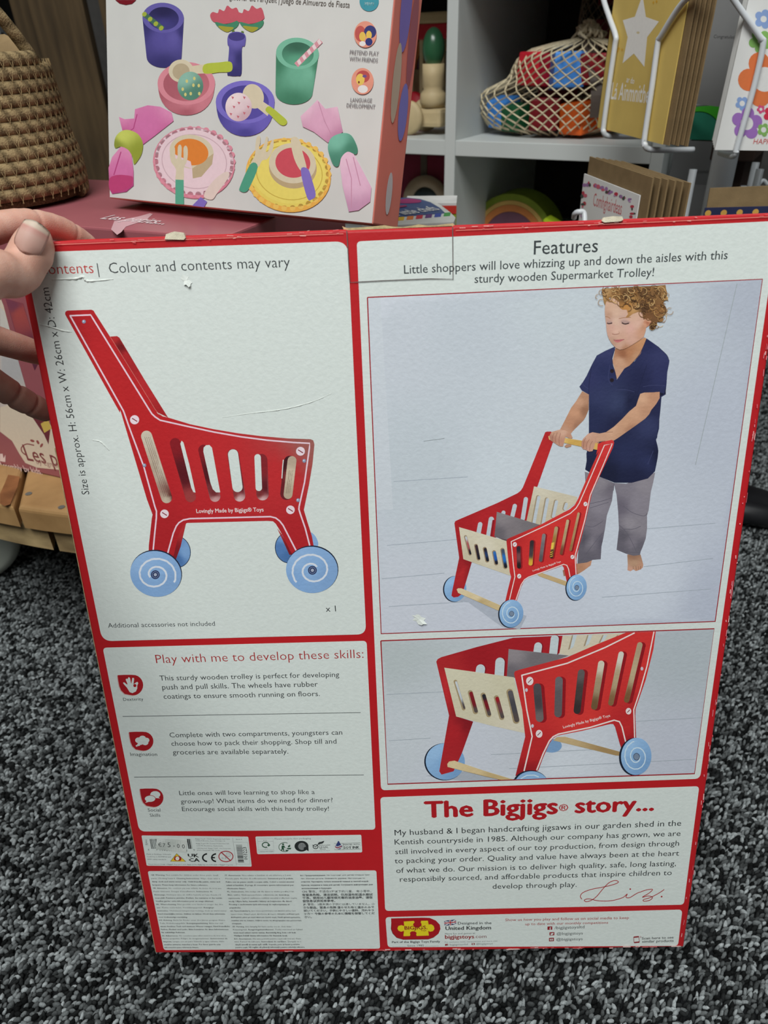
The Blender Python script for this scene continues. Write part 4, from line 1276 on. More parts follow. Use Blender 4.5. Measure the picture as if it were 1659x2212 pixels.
# --- warnings in many languages
P = Print(BOXM, 1e-4)
P.crop()
P.rrect([(319, 1881.5), (813, 1880), (821, 2049), (354, 2052)], [5, 5, 5, 6], WHITE)
P.up()
P.crop(310, 1870, 6.381)
LT = (92, 96, 96)
col1 = '''*GB: Warning.* Not suitable for children under three years. Small|103,136,1030,140
parts. Choking hazard. *Cleaning Instructions.* Wipe clean with a|110,182,1055,186
damp cloth and warm water only. Child friendly paints, stains and|118,227,1055,230
lacquers. Please keep information for future reference.|126,272,890,275
*FR: Attention.* Ne convient pas aux enfants de moins de trois ans.|135,318,1080,320
Petits éléments. Danger d'étouffement. *Instructions de*|142,363,950,364
*Nettoyage.* Nettoyez avec un chiffon humide et l'eau chaude s'il|152,408,1065,410
vous plaît. Peintures amicales d'enfant, des teintures et des vernis.|160,452,1088,453
Veuillez garder cette information pour un usage ultérieur.|168,496,970,497
*NL: Waarschuwing.* Niet geschikt voor kinderen jonger dan drie|176,540,1097,541
jaar. Kleine onderdelen. Verstikkingsgevaar. *Reinigings*|184,584,972,585
*instructies.* Uitsluitend reinigen met vochtige doek en warm water.|193,628,1152,629
Kind vriendelijke verven, vlekken en lakken. Houd deze informatie|202,672,1125,672
voor toekomstige verwijzing.|210,715,608,716
*DE: Achtung.* Nicht für Kinder unter drei Jahren geeignet. Kleine|217,758,1125,758
Teile. Erstickungsgefahr. *Reinigungsanleitung.* Bitte nur mit|226,801,1098,801
einem feuchten Tuch und warmem Wasser reinigen. Kind freundliche|234,843,1190,843
Farben, Flecken und Lacke. Bitte bewahren Sie diese Informationen|242,885,1172,885
für zukünftige Referenz.|250,926,575,926
*ES: Advertencia.* No conviene para niños menores de tres años.|260,972,1142,970
Partes pequeñas. Peligro de atragantamiento. *Instrucciones de*|268,1011,1158,1010
*limpieza.* Limpie con un paño húmedo y agua caliente. Niño|276,1052,1117,1050
amables pinturas, manchas y lacas. Por favor guarde esta|285,1093,1062,1091
información para referencia futura.|292,1133,762,1132'''
col2 = '''*IT: Avvertenza.* Non adatto a bambini di età inferiore a 3 anni.|592,368,1025,367
Piccole parti. Rischio di soffocamento. *Istruzioni per la pulizia.*|595,389,1037,388
Pulire con un panno umido e acqua calda. Colori e vernici atossici|598,411,1040,410
adatti ai bambini. Si prega di conservare queste informazioni per|602,432,1040,431
riferimento futuro.|605,453,728,453
*PL: Ostrzeżenie.* Nie nadaje się dla dzieci w wieku poniżej 3 lat.|607,474,1043,473
Małe części. Niebezpieczeństwo udławienia się. *Instrukcja*|610,495,1010,495
*czyszczenia.* Czyścić wyłącznie miękką szmatką z użyciem ciepłej|613,516,1060,515
wody. Użyte farby, barwniki i lakiery są bezpieczne dla dzieci.|616,537,1028,536
Prosimy o zachowanie tych informacji do wykorzystania w|619,557,1012,557
przyszłości.|622,578,695,578
*GR: Προειδοποίηση.* Δεν είναι κατάλληλο για παιδιά κάτω των|625,599,1053,598
τριών ετών. Μικρά μέρη. Κίνδυνος πνιγμού. *Οδηγίες καθαρισμού.*|629,620,1078,619
Καθαρίστε μόνο με υγρό πανί και ζεστό νερό. Παιδί φιλικά χρώματα,|632,640,1082,640
λεκέδες και τις λάκκες. Λάβετε αυτές τις πληροφορίες για μελλοντική|634,661,1088,661
αναφορά.|638,681,700,681
*SE: Varning.* Inte lämplig för barn under tre år. Små delar.|641,701,1028,701
Kvävningsrisk. *Rengöringsinstruktioner.* Torka rent med en fuktad|644,721,1096,720
trasa med enbart varmt vatten. Barnvänlig färg, bets och lack.|647,741,1055,740
Vänligen behåll denna information för framtida bruk.|650,760,1000,760
*RO: Avertisment.* Nu este potrivit pentru copiii sub trei ani. Piese|653,781,1087,779
mici. Pericol de sufocare. *Instrucțiuni de curățare.* Ștergeți cu o|655,799,1088,798
cârpă umedă și numai apă caldă. Vopsele, pete și lacuri potrivite|658,818,1078,816
pentru copii. Vă rugăm să păstrați informații pentru referințe viitoare.|661,836,1112,834
*RU: Предупреждение.* Не подходит для детей младше трех|1083,368,1535,363
лет. Мелкие детали. *Опасность удушья.* Инструкции по|1086,388,1503,385
очистке. Протирать только влажной тканью и теплой водой.|1088,409,1527,405
Краски, морилки и лаки для детей. Сохраните информацию для|1090,431,1553,426
использования в будущем.|1092,452,1287,450
*CN:* 警告。不适合3岁以下的儿童。 有小零件。|1093,475,1545,472
有窒息危险。清洁说明。仅用湿布和温水擦拭|1095,497,1553,494
干净。使用对儿童环保无毒的油漆油墨。请保|1097,517,1553,513
留信息以供将来参考。|1099,537,1310,535
*JP:* 警告。3歳未満の子供には適していません。小|1101,558,1567,555
さな部品。窒息の危険 湿らせた布と温水のみで|1103,579,1562,576
拭いてください。子供にやさしい塗料、汚れやラ|1105,599,1562,596
ッカー 今後の参考のために情報を保管してくだ|1108,619,1566,616
さい。|1110,640,1157,640'''
for block, cr in ((col1, (310, 1870, 6.381)), (col2, (290, 1770, 3.0164))):
    P.crop(*cr)
    for row in block.split('\n'):
        t, q = row.split('|')
        a, b, c, d = [float(v) for v in q.split(',')]
        P.text(t, (a, b), (c, d), LT, bold=.03, light=.004, res=1)
P.crop()
P.build('warnings_panel', M['ink'], toy_box)

# --- cuts, tears and torn paper on the carton
P = Print(BOXM, 6e-4)
P.line([(749, 498), (751, 530), (753.5, 575), (756, 610), (775, 609), (830, 606), (880, 604), (930, 602), (978.5, 603), (978, 530), (977.5, 490)], 1.8, (96, 88, 86))
P.build('flap_cut', M['ink'], toy_box)
P = Print(BOXM, 6.4e-4)
# worn fold line along the top edge and rubbed spots down the right edge
for ln in ([(112, 529), (300, 521), (520, 513), (742, 505)], [(984, 498), (1200, 489), (1430, 479), (1659, 468.5)]):
    P.line(ln, 1.3, (214, 138, 126))
sc = random.Random(11)
for i in range(70):
    y = sc.uniform(640, 2035)
    x = 1704 - (y - 458) * .1428 - sc.uniform(3, 11)
    l = sc.uniform(2, 16)
    P.line([(x, y), (x - l * .14 + sc.uniform(-1, 1), y + l)], sc.uniform(.8, 2.2), sc.choice(((226, 170, 168), (206, 96, 104), (214, 130, 140))))
for i in range(46):
    x = sc.choice((sc.uniform(112, 740), sc.uniform(985, 1659)))
    y = (531 - (x - 112) * .0415 if x < 742 else 499 - (x - 984) * .0437) + sc.uniform(-9, 2)
    P.line([(x, y), (x + sc.uniform(2, 14), y + sc.uniform(-1.5, 1))], sc.uniform(.7, 1.6), sc.choice(((226, 180, 170), (214, 110, 110))))
for i in range(40):
    x = sc.uniform(600, 1470)
    y = 2057 - (x - 336) * .0115 - sc.uniform(0, 3)
    P.line([(x, y), (x + sc.uniform(3, 22), y - .2)], sc.uniform(.8, 2.2), sc.choice(((226, 190, 186), (206, 110, 112))))
wear = P.build('edge_scuffs', M['ink'], toy_box)
wear['kind'] = 'stuff'


def ridge(name, pts, r, mat):
    uv = [Print(BOXM).uv(p) for p in catmull(pts, 5, False)]
    n = len(uv)
    bm = bmesh.new()
    tube(bm, [(u, -1e-4, v) for u, v in uv], [r * (.25 + .75 * math.sin(PI * (i + .3) / (n + .6))) * (1 + .3 * math.sin(i * 2.1)) for i in range(n)], 8)
    return obj(name, bm, mat, toy_box, True)


M['torn_paper'] = plain('torn_white_paper', S(206, 211, 206), 0.8, 0.2, 0.1, 300, 0.4)
ridge('paper_crease', [(112, 604), (140, 603), (165, 602), (180, 598), (186, 606), (200, 607), (245, 603)], .0007, M['torn_paper'])
ridge('paper_crease', [(480, 902), (540, 893), (600, 886), (640, 878), (680, 866), (716, 850)], .00028, M['torn_paper'])
ridge('paper_crease', [(85, 700), (110, 706), (135, 714), (155, 717)], .0005, M['torn_paper'])
ridge('paper_crease', [(200, 951), (215, 953), (226, 962), (236, 973)], .0004, M['torn_paper'])
for k, (px, py, sx, sy, ang) in enumerate(((403, 606, 15, 8, .9), (905, 1337, 16, 9, .5))):
    bm = bmesh.new()
    P = Print(BOXM)
    ring_ = []
    for i in range(14):
        t = 2 * PI * i / 14
        q = 1 + .3 * math.sin(i * 2.7 + k)
        x, y = sx * q * math.cos(t), sy * q * math.sin(t)
        u, v = P.uv((px + x * math.cos(ang) - y * math.sin(ang), py + x * math.sin(ang) + y * math.cos(ang)))
        ring_.append(bm.verts.new((u, -1.5e-4 - .0016 * max(0, math.sin(t + 1)) ** 2, v)))
    u, v = P.uv((px, py))
    cc = bm.verts.new((u, -.0006, v))
    for i in range(14):
        bm.faces.new((ring_[i], ring_[(i + 1) % 14], cc))
    obj('paper_tear', bm, M['torn_paper'], toy_box)
# small torn tabs of clear tape and paper on the top edge
for a in ([(357, 517), (360, 506), (378, 500), (398, 503), (402, 514), (398, 518)], [(1299, 478), (1303, 470), (1322, 467), (1343, 468), (1345, 475), (1340, 478), (1305, 481)]):
    bm = prism(bmesh.new(), face_pts(a), -.0012, .001)
    obj('torn_tape_tab', bm, plain('torn_tape', S(214, 204, 180), .6, .3, .2, 200, .4), toy_box)
# ragged brown edge where the carry flap was torn out of the top
bm = bmesh.new()
top = [(738, 488), (748, 492), (770, 491), (800, 489), (830, 486), (850, 489), (870, 490), (890, 487), (905, 484), (925, 487), (945, 486), (965, 483), (980, 482), (988, 490), (984, 498), (978, 491), (950, 494), (920, 496), (880, 497), (830, 499), (780, 501), (752, 503), (742, 497)]
obj('torn_flap_edge', prism(bm, face_pts(top), .004, .010), M['card_core'], toy_box)
bm = prism(bmesh.new(), face_pts([(752, 504), (978, 494), (977, 488), (752, 497)]), .0015, .004)
obj('flap_gap', bm, plain('gap_board', S(70, 34, 30), .9, .1), toy_box)
# ------------------------------------------------------------------ the hand that holds the carton
def capsule_chain(bm, joints):
    """union of tapered capsules; joints = (point, radius)"""
    for (p, r) in joints:
        bmesh.ops.create_uvsphere(bm, u_segments=20, v_segments=14, radius=r, matrix=Matrix.Translation(p))
    for (p, r), (q, s) in zip(joints, joints[1:]):
        d = q - p
        if d.length < 1e-5:
            continue
        rot = d.to_track_quat('Z', 'Y').to_matrix().to_4x4()
        bmesh.ops.create_cone(bm, cap_ends=True, segments=20, radius1=r * .985, radius2=s * .985, depth=d.length,
                              matrix=Matrix.Translation((p + q) / 2) @ rot)


def hd(x, y, d):
    return at_d(x, y, d * .9835)


def J(*rows):
    return [(hd(x, y, d), r) for x, y, d, r in rows]


def smooth_chain(js, n=3):
    pts = [tuple(p) + (r,) for p, r in js]
    c = catmull(pts, n, False)
    return [(Vector(q[:3]), q[3]) for q in c]


hb = bmesh.new()
thumb = J((74, 520, .4065, .0098), (68, 538, .4055, .0112), (50, 576, .4045, .0118), (24, 596, .398, .0120), (-22, 590, .386, .0132), (-75, 625, .382, .0150), (-150, 690, .385, .020))
index = J((205, 553, .513, .0066), (186, 527, .504, .0074), (130, 495, .482, .0083), (60, 482, .458, .0089), (-10, 494, .442, .0096), (-80, 525, .428, .0105), (-140, 590, .415, .0145))
middle = J((82, 764, .470, .0072), (64, 757, .464, .0080), (20, 743, .453, .0086), (-40, 722, .442, .0094), (-100, 680, .430, .0105), (-160, 640, .412, .0150))
ring = J((96, 889, .487, .0068), (78, 879, .480, .0078), (40, 859, .468, .0084), (-20, 822, .454, .0092), (-90, 770, .440, .0100), (-165, 700, .412, .0150))
pinky = J((-32, 934, .463, .0060), (-55, 918, .456, .0068), (-95, 880, .446, .0076), (-150, 800, .430, .0086), (-185, 750, .410, .0140))
palm = J((-140, 590, .412, .0150), (-160, 650, .405, .0190), (-180, 710, .398, .0200), (-200, 760, .390, .0200))
palm2 = J((-150, 690, .385, .020), (-200, 770, .375, .0215), (-260, 870, .360, .0240), (-330, 1010, .335, .0265), (-470, 1290, .285, .0330), (-600, 1500, .25, .036))
for ch in (thumb, index, middle, ring, pinky, palm, palm2):
    capsule_chain(hb, smooth_chain(ch))
# knuckle swell and thumb pad
for x, y, d, r in ((44, 584, .4035, .0121), (34, 590, .4005, .0121), (80, 535, .407, .0094), (74, 552, .4070, .0102)):
    bmesh.ops.create_uvsphere(hb, u_segments=16, v_segments=12, radius=r, matrix=Matrix.Translation(hd(x, y, d)))


def skin_mat():
    m, nt, b = new_mat('skin', .48, .35)
    v = coords(nt, 1.0)
    f = noise_node(nt, v, 90.0, 5)
    nt.links.new(ramp(nt, f, [(.3, (.56, .30, .225, 1)), (.55, (.64, .37, .285, 1)), (.75, (.68, .43, .34, 1))]), b.inputs['Base Color'])
    b.inputs['Subsurface Weight'].default_value = .25
    b.inputs['Subsurface Radius'].default_value = (.010, .004, .002)
    b.inputs['Subsurface Scale'].default_value = .35
    w = nt.nodes.new('ShaderNodeTexVoronoi')
    w.inputs['Scale'].default_value = 1500
    nt.links.new(v, w.inputs['Vector'])
    add_bump(nt, b, w.outputs['Distance'], .18, .0005)
    return m


M['skin'] = skin_mat()
person = obj('person', hb, M['skin'])
# one continuous skin over the joints
bpy.context.view_layer.update()
rm = person.modifiers.new('skin_surface', 'REMESH')
rm.mode = 'VOXEL'
rm.voxel_size = .0013
sm = person.modifiers.new('soften', 'SMOOTH')
sm.factor = .6
sm.iterations = 7
dg = bpy.context.evaluated_depsgraph_get()
me2 = bpy.data.meshes.new_from_object(person.evaluated_get(dg))
person.modifiers.clear()
person.data = me2
me2.polygons.foreach_set('use_smooth', [True] * len(me2.polygons))
if not me2.materials:
    me2.materials.append(M['skin'])
# creases at the joints: pinch rings in the surface
creases = [(hd(-2, 583, .392), hd(52, 545, .404), .0010, .0016), (hd(150, 505, .49), None, .0007, .0014), (hd(70, 483, .461), None, .0006, .0014),
           (hd(68, 868, .476), None, .0008, .0013), (hd(30, 852, .465), None, .0008, .0013), (hd(36, 846, .467), None, .0005, .0013)]
axes = {1: hd(186, 527, .504) - hd(130, 495, .482), 2: hd(130, 495, .482) - hd(60, 482, .458), 3: hd(78, 879, .480) - hd(40, 859, .468), 4: hd(40, 859, .468) - hd(-20, 822, .454), 5: hd(40, 859, .468) - hd(-20, 822, .454)}
for v in me2.vertices:
    for i, ax in axes.items():
        c, _, dep, wd = creases[i]
        dl = v.co - c
        if dl.length < .014:
            t = dl.dot(ax.normalized())
            rad = dl - ax.normalized() * t
            if rad.length > 1e-5:
                v.co -= rad.normalized() * dep * math.exp(-(t / wd) ** 2)
tag(person, 'left hand of a person gripping the top left corner of the red toy carton', 'person')
# thumbnail
ax = (hd(86, 497, .396) - hd(66, 540, .396)).normalized()
toward = (CAM - hd(74, 515, .40)).normalized() + Vector((0, 0, .35))
sx = ax.cross(toward).normalized()
nz = sx.cross(ax).normalized()
nb = bmesh.new()
NW, NL = .0076, .0076
rows, colsn = 12, 14
grid = []
for i in range(rows + 1):
    q = -1 + 2 * i / rows
    r_ = []
    for k in range(colsn + 1):
        p = -1 + 2 * k / colsn
        w = (1 - .10 * max(0, q) ** 2) * (1 - .25 * max(0, -q) ** 4)
        x = p * NW * w
        y = q * NL + (.0015 * (1 - p * p) if q > 0.3 else 0) * max(0, q) - .0018 * (1 - p * p) * max(0, -q) ** 2
        z = -.0034 * p * p - .0009 * max(0, -q) ** 3 - .0006 * q * q
        r_.append(nb.verts.new((x, y, z)))
    grid.append(r_)
for i in range(rows):
    for k in range(colsn):
        nb.faces.new((grid[i][k], grid[i][k + 1], grid[i + 1][k + 1], grid[i + 1][k]))
ext = bmesh.ops.solidify(nb, geom=nb.faces[:], thickness=-.0006)
mt, nt, b = new_mat('fingernail', .42, .4)
v = coords(nt, 1)
sep = nt.nodes.new('ShaderNodeSeparateXYZ')
nt.links.new(v, sep.inputs[0])
mr = nt.nodes.new('ShaderNodeMapRange')
mr.inputs[1].default_value, mr.inputs[2].default_value = -.008, .009
nt.links.new(sep.outputs['Y'], mr.inputs[0])
nt.links.new(ramp(nt, mr.outputs[0], [(.0, (.80, .54, .46, 1)), (.55, (.84, .60, .52, 1)), (.74, (.80, .48, .42, 1)), (.82, (.88, .78, .66, 1)), (1, (.88, .80, .68, 1))]), b.inputs['Base Color'])
nl = obj('thumbnail', nb, mt, person, True)
nm = Matrix((sx, ax, nz)).transposed().to_4x4()
nm.translation = hd(66, 512, .3925)
nl.matrix_world = nm
nl['label'] = 'pale thumbnail'
# ------------------------------------------------------------------ wooden table with castors
TZ = .28
tc = Vector((-.30, .967, 0))
ta, tb = Vector((.891, -.454, 0)), Vector((.454, .891, 0))
table = thing('low_table', 'low rustic round-edged wooden plank table on white castors, left of the carton', 'table', Matrix.Translation(tc))


def ell_pt(t, a=.5, b=.36):
    return ta * (a * math.cos(t)) + tb * (b * math.sin(t))


M['table_wood'] = wood('pine_plank', S(124, 94, 58), S(178, 142, 96), (9, 9, 9), .5)
M['rim_wood'] = wood('weathered_rim', S(120, 100, 70), S(184, 160, 116), (14, 14, 30), .7)


gd = (at_z(28, 1110, TZ) - at_z(48, 1030, TZ)).normalized()       # the planks run this way
gn = Vector((-gd.y, gd.x, 0))
if gn.x < 0:
    gn = -gn


def clip_half(pts, n, c, keep_above):
    out = []
    for i, p in enumerate(pts):
        q = pts[(i + 1) % len(pts)]
        a, b = p.dot(n) - c, q.dot(n) - c
        if not keep_above:
            a, b = -a, -b
        if a >= 0:
            out.append(p)
        if a * b < 0:
            out.append(p + (q - p) * (a / (a - b)))
    return out


def slab_cut(s0, s1, z0, z1, a, b, bev):
    """the part of the round top between two plank joints"""
    pts = [ell_pt(2 * PI * i / 120, a, b) for i in range(120)]
    pts = clip_half(clip_half(pts, gn, s0, True), gn, s1, False)
    if len(pts) < 3:
        return None
    bm = bmesh.new()
    f = [bm.verts.new((p.x, p.y, z0)) for p in pts]
    g = [bm.verts.new((p.x, p.y, z1)) for p in pts]
    bm.faces.new(f[::-1])
    bm.faces.new(g)
    m = len(pts)
    for i in range(m):
        bm.faces.new((f[i], f[(i + 1) % m], g[(i + 1) % m], g[i]))
    bmesh.ops.remove_doubles(bm, verts=bm.verts[:], dist=1e-5)
    bmesh.ops.recalc_face_normals(bm, faces=bm.faces[:])
    if bev:
        es = [e for e in bm.edges if abs(e.verts[0].co.z - z1) < 1e-6 and abs(e.verts[1].co.z - z1) < 1e-6]
        bmesh.ops.bevel(bm, geom=es, offset=bev, segments=4, profile=.5, affect='EDGES')
    return bm


g0 = (at_z(36, 1078, TZ) - tc).dot(gn)
for k in range(-5, 8):
    s0, s1 = g0 + .118 * k, g0 + .118 * (k + 1)
    b_ = slab_cut(s0 + .0022, s1 - .0022, TZ - .026, TZ, .5, .36, .006)
    if b_:
        obj('plank', b_, M['table_wood'], table)
for s0, s1 in ((-.6, g0 + .022), (g0 + .028, .6)):
    obj('lower_rim', slab_cut(s0, s1, TZ - .056, TZ - .0262, .494, .352, .003), M['rim_wood'], table)
# old brown varnish left on the plank by the gap
bm = bmesh.new()
vp = [at_z(x, y, TZ) - tc for x, y in ((18, 1026), (43, 1030), (38, 1052), (22, 1090), (10, 1094), (0, 1088), (0, 1068), (10, 1046))]
vs = [bm.verts.new((p.x, p.y, TZ + .0004)) for p in vp]
bm.faces.new(vs)
bmesh.ops.recalc_face_normals(bm, faces=bm.faces[:])
if bm.faces[:][0].normal.z < 0:
    bmesh.ops.reverse_faces(bm, faces=bm.faces[:])
obj('varnish_stain', bm, wood('old_varnish', S(92, 58, 34), S(140, 92, 56), (20, 20, 20), .6), table)
for x, y in ((62, 1067), (133, 1096)):
    p = at_z(x, y, TZ) - tc
    bm = bmesh.new()
    bmesh.ops.create_circle(bm, cap_ends=True, segments=14, radius=.0034, matrix=Matrix.Translation((p.x, p.y, TZ + .0005)))
    obj('nail_head', bm, plain('dull_steel', S(92, 92, 88), .5, .5), table)
M['castor'] = plain('white_castor_plastic', S(196, 202, 190), .45, .4, .03)
for cx, cy in ((-.603, .872), (-.05, .90), (-.28, 1.2)):
    cb = box_bm(-.022, .022, -.012, .012, .05, TZ - .056, .004)
    box(cb, -.035, .035, -.03, .03, TZ - .066, TZ - .0562)
    c = obj('castor', cb, M['black_metal'], table)
    c.location = Vector((cx, cy, 0)) - tc
    wb = bmesh.new()
    prof = [(0, -.016), (.045, -.016), (.056, -.012), (.060, -.004), (.060, .004), (.056, .012), (.045, .016), (0, .016)]
    lathe(wb, prof, 36)
    bmesh.ops.rotate(wb, verts=wb.verts[:], matrix=Matrix.Rotation(PI / 2, 3, 'X'))
    bmesh.ops.translate(wb, verts=wb.verts[:], vec=(0, -.022, .065))
    bmesh.ops.rotate(wb, verts=wb.verts[:], cent=(0, 0, 0), matrix=Matrix.Rotation(.5, 3, 'Z'))
    obj('wheel', wb, M['castor'], c, True)

# ------------------------------------------------------------------ pink game carton on the table
PZ = .537
pa = math.radians(-24)
pe, pn = Vector((math.cos(pa), math.sin(pa), 0)), Vector((-math.sin(pa), math.cos(pa), 0))
p_right = Vector((-.112, .556, TZ + .0008))
PM = frame(p_right - pe * .46, pe, Vector((0, 0, 1)))
pink = thing('game_carton', 'dusty pink play set carton lying on the wooden table under the basket', 'box', PM)
PINK = (150, 78, 84)
M['pink_card'] = plain('dusty_pink_card', S(148, 84, 90), .38, .45, .05, 20)
obj('carton', box_bm(0, .46, 0, .205, 0, PZ - TZ - .0008, .0016), M['pink_card'], pink)
P = Print(PM, 1.5e-4)
P.K = 1.35
CR = (206, 190, 170)
P.poly([(0, 640), (8, 660), (24, 722), (42, 792), (58, 860), (68, 900), (0, 925)], CR)
P.poly([(0, 925), (52, 880), (90, 870), (100, 905), (140, 960), (140, 1016), (80, 1010), (55, 1000), (42, 980), (26, 952), (0, 932)], CR)
P.poly([(0, 664), (10, 672), (40, 780), (60, 850), (40, 868), (0, 880)], (176, 170, 166), cols=[(10, 700, (196, 190, 182)), (30, 800, (170, 168, 168)), (40, 860, (190, 176, 168))])
P.poly([(12, 645), (50, 655), (70, 720), (85, 780), (75, 800), (60, 760), (40, 740)], (96, 46, 62), cols=[(30, 660, (116, 62, 78)), (70, 770, (90, 44, 60)), (42, 676, (160, 74, 70))])
P.poly([(44, 862), (70, 850), (110, 920), (105, 960), (96, 940)], (104, 46, 56))
P.poly([(88, 915), (104, 906), (112, 925), (96, 935)], (196, 168, 84))
P.text('Les petits', (60, 994), (190, 1020), (120, 58, 62), bold=.01, hs=1.25)
P.line(catmull([(58, 984), (48, 976), (47, 966), (58, 959), (74, 962)], 5, False), 2.4, (130, 66, 68))
for x, y, r in ((70, 952, 20), (82, 955, 60), (90, 962, 120)):
    P.ell(x, y, 5, 2.6, (140, 70, 70), r, 12)
P.text('by Egmont Toys', (80, 1002), (170, 1018), (150, 110, 104))
P.text('Assembly by kids.', (1, 1010), (92, 1025), (214, 184, 178), hs=1.25, bold=.015)
P.poly([(0, 980), (6, 980), (8, 990), (12, 982), (12, 998), (0, 996)], (214, 190, 186))
P.crop()
P.build('front_print', M['gloss_ink'], pink)
# lid print: white lettering and a pale leaf
TM = PM.copy()
TP = Print(PM, 0)


def lid(px, py):
    w = PM.inverted() @ at_z(px, py, PZ)
    return (w.x, w.y)


bm = bmesh.new()


def lid_poly(pts):
    q = [lid(*p) for p in pts]
    vs = [bm.verts.new((a, b, PZ - TZ - .0006)) for a, b in q]
    f = bm.faces.new(vs)
    f.normal_update()
    if f.normal.z < 0:
        f.normal_flip()


lid_poly([(240, 496), (247, 478), (270, 474), (300, 468), (324, 461), (330, 463), (318, 474), (296, 482), (272, 490), (262, 502), (253, 508)])
obj('lid_leaf', bm, plain('pale_pink_print', S(184, 148, 152), .4, .4, .04), pink)
V, Fc = font_mesh('Les petits...', .012, 2)
bm = bmesh.new()
a, b2 = Vector(lid(214, 473)), Vector(lid(352, 486))
dx = (b2 - a)
k = dx.length / V[:, 0].max()
dx.normalize()
dy = Vector((-dx.y, dx.x))
vs = [bm.verts.new((*(a + dx * (x * k) + dy * (y * k * 1.5)), PZ - TZ - .0004)) for x, y in V]
for f in Fc:
    try:
        bm.faces.new([vs[i] for i in f])
    except ValueError:
        pass
obj('lid_lettering', bm, plain('white_print', S(206, 186, 188), .4, .4, .03), pink)

# ------------------------------------------------------------------ woven basket with paper in it
BC = Vector((-.368, .748, PZ))
basket = thing('rope_basket', 'coiled jute rope basket with a loop handle, on the pink carton', 'basket', Matrix.Translation(BC + Vector((0, 0, .001))))


def jute(name, c0, c1):
    m, nt, b = new_mat(name, .9, .15)
    tc_ = nt.nodes.new('ShaderNodeUVMap')
    mp = nt.nodes.new('ShaderNodeMapping')
    nt.links.new(tc_.outputs[0], mp.inputs[0])
    w = nt.nodes.new('ShaderNodeTexWave')
    w.wave_type = 'BANDS'
    w.bands_direction = 'DIAGONAL'
    w.inputs['Scale'].default_value = 1.0
    w.inputs['Distortion'].default_value = .8
    w.inputs['Detail'].default_value = 2
    nt.links.new(mp.outputs[0], w.inputs['Vector'])
    v = coords(nt, 1)
    n = noise_node(nt, v, 700, 4)
    mx = nt.nodes.new('ShaderNodeMath')
    mx.operation = 'MULTIPLY_ADD'
    mx.inputs[1].default_value = .6
    nt.links.new(w.outputs['Fac'], mx.inputs[0])
    nt.links.new(n, mx.inputs[2])
    nt.links.new(ramp(nt, mx.outputs[0], [(.3, c0), (.95, c1)]), b.inputs['Base Color'])
    add_bump(nt, b, mx.outputs[0], .8, .0015)
    return m


M['jute'] = jute('jute_rope', S(72, 60, 41), S(142, 123, 90))


def rope_ring(bm, uvl, pts, r, seg=10, turns=60.0):
    """closed or open rope with a plait pattern in its uv map"""
    n = len(pts)
    nrm = None
    rings = []
    for i, p in enumerate(pts):
        p = Vector(p)
        t = (Vector(pts[min(i + 1, n - 1)]) - Vector(pts[max(i - 1, 0)])).normalized()
        if nrm is None:
            nrm = t.orthogonal().normalized()
        nrm = (nrm - t * nrm.dot(t)).normalized()
        bi = t.cross(nrm)
        rings.append([bm.verts.new(p + (nrm * math.cos(2 * PI * k / seg) + bi * math.sin(2 * PI * k / seg)) * r) for k in range(seg)])
    for i in range(n - 1):
        for k in range(seg):
            f = bm.faces.new((rings[i][k], rings[i][(k + 1) % seg], rings[i + 1][(k + 1) % seg], rings[i + 1][k]))
            for lp, (a, c) in zip(f.loops, ((i, k), (i, k + 1), (i + 1, k + 1), (i + 1, k))):
                lp[uvl].uv = (a / n * turns, abs(2 * c / seg - 1) * .34)
            f.smooth = True
    for rg, rev in ((rings[0], True), (rings[-1], False)):
        bm.faces.new(list(reversed(rg)) if rev else rg)


bm = bmesh.new()
uvl = bm.loops.layers.uv.new('UVMap')
prof = [(.0855 + .0025 * math.sin(PI * min(1, j / 5)) - .00085 * j, .0055 + .0098 * j) for j in range(12)]
spiralp = []
N = 64
for j in range(len(prof) - 1):
    for i in range(N):
        q = i / N
        r = prof[j][0] + (prof[j + 1][0] - prof[j][0]) * q
        z = prof[j][1] + (prof[j + 1][1] - prof[j][1]) * q
        t = 2 * PI * q
        spiralp.append((r * math.cos(t), r * math.sin(t), z))
rope_ring(bm, uvl, spiralp, .0060, 10, 11 * 26.0)
top_r = [(.0655 * math.cos(2 * PI * i / 64), .0655 * math.sin(2 * PI * i / 64), .163) for i in range(65)]
obj('coil_wall', bm, M['jute'], basket, True)
bm = bmesh.new()
lathe(bm, [(0, .002), (.084, .002), (.083, .008), (0, .008)], 40)
obj('coil_base', bm, M['jute'], basket, True)
bm = bmesh.new()
uvl = bm.loops.layers.uv.new('UVMap')
hp = []
for i in range(25):
    q = i / 24
    t = -2.0 + 2.06 * q
    s = math.sin(PI * q)
    hp.append((.074 * math.cos(t) * (1 - .25 * s), .074 * math.sin(t) * (1 - .2 * s), .108 + .070 * s))
rope_ring(bm, uvl, hp, .0052, 10, 12.0)
obj('loop_handle', bm, M['jute'], basket, True)
# cross stitches between the coils
bm = bmesh.new()
for j in range(len(prof) - 1):
    for i in range(60):
        t = 2 * PI * (i + .5 * (j % 2)) / 60
        r = (prof[j][0] + prof[j + 1][0]) / 2 + .0050
        z = (prof[j][1] + prof[j + 1][1]) / 2
        for s in (-1, 1):
            p0 = Vector((r * math.cos(t + s * .022), r * math.sin(t + s * .022), z + .0042))
            p1 = Vector((r * math.cos(t - s * .006), r * math.sin(t - s * .006), z - .0042))
            tube(bm, [p0, (p0 + p1) / 2 + Vector((math.cos(t), math.sin(t), 0)) * .0006, p1], .00024, 4, False)
obj('stitching', bm, plain('jute_thread', S(150, 130, 94), .85, .15, .15, 200), basket)
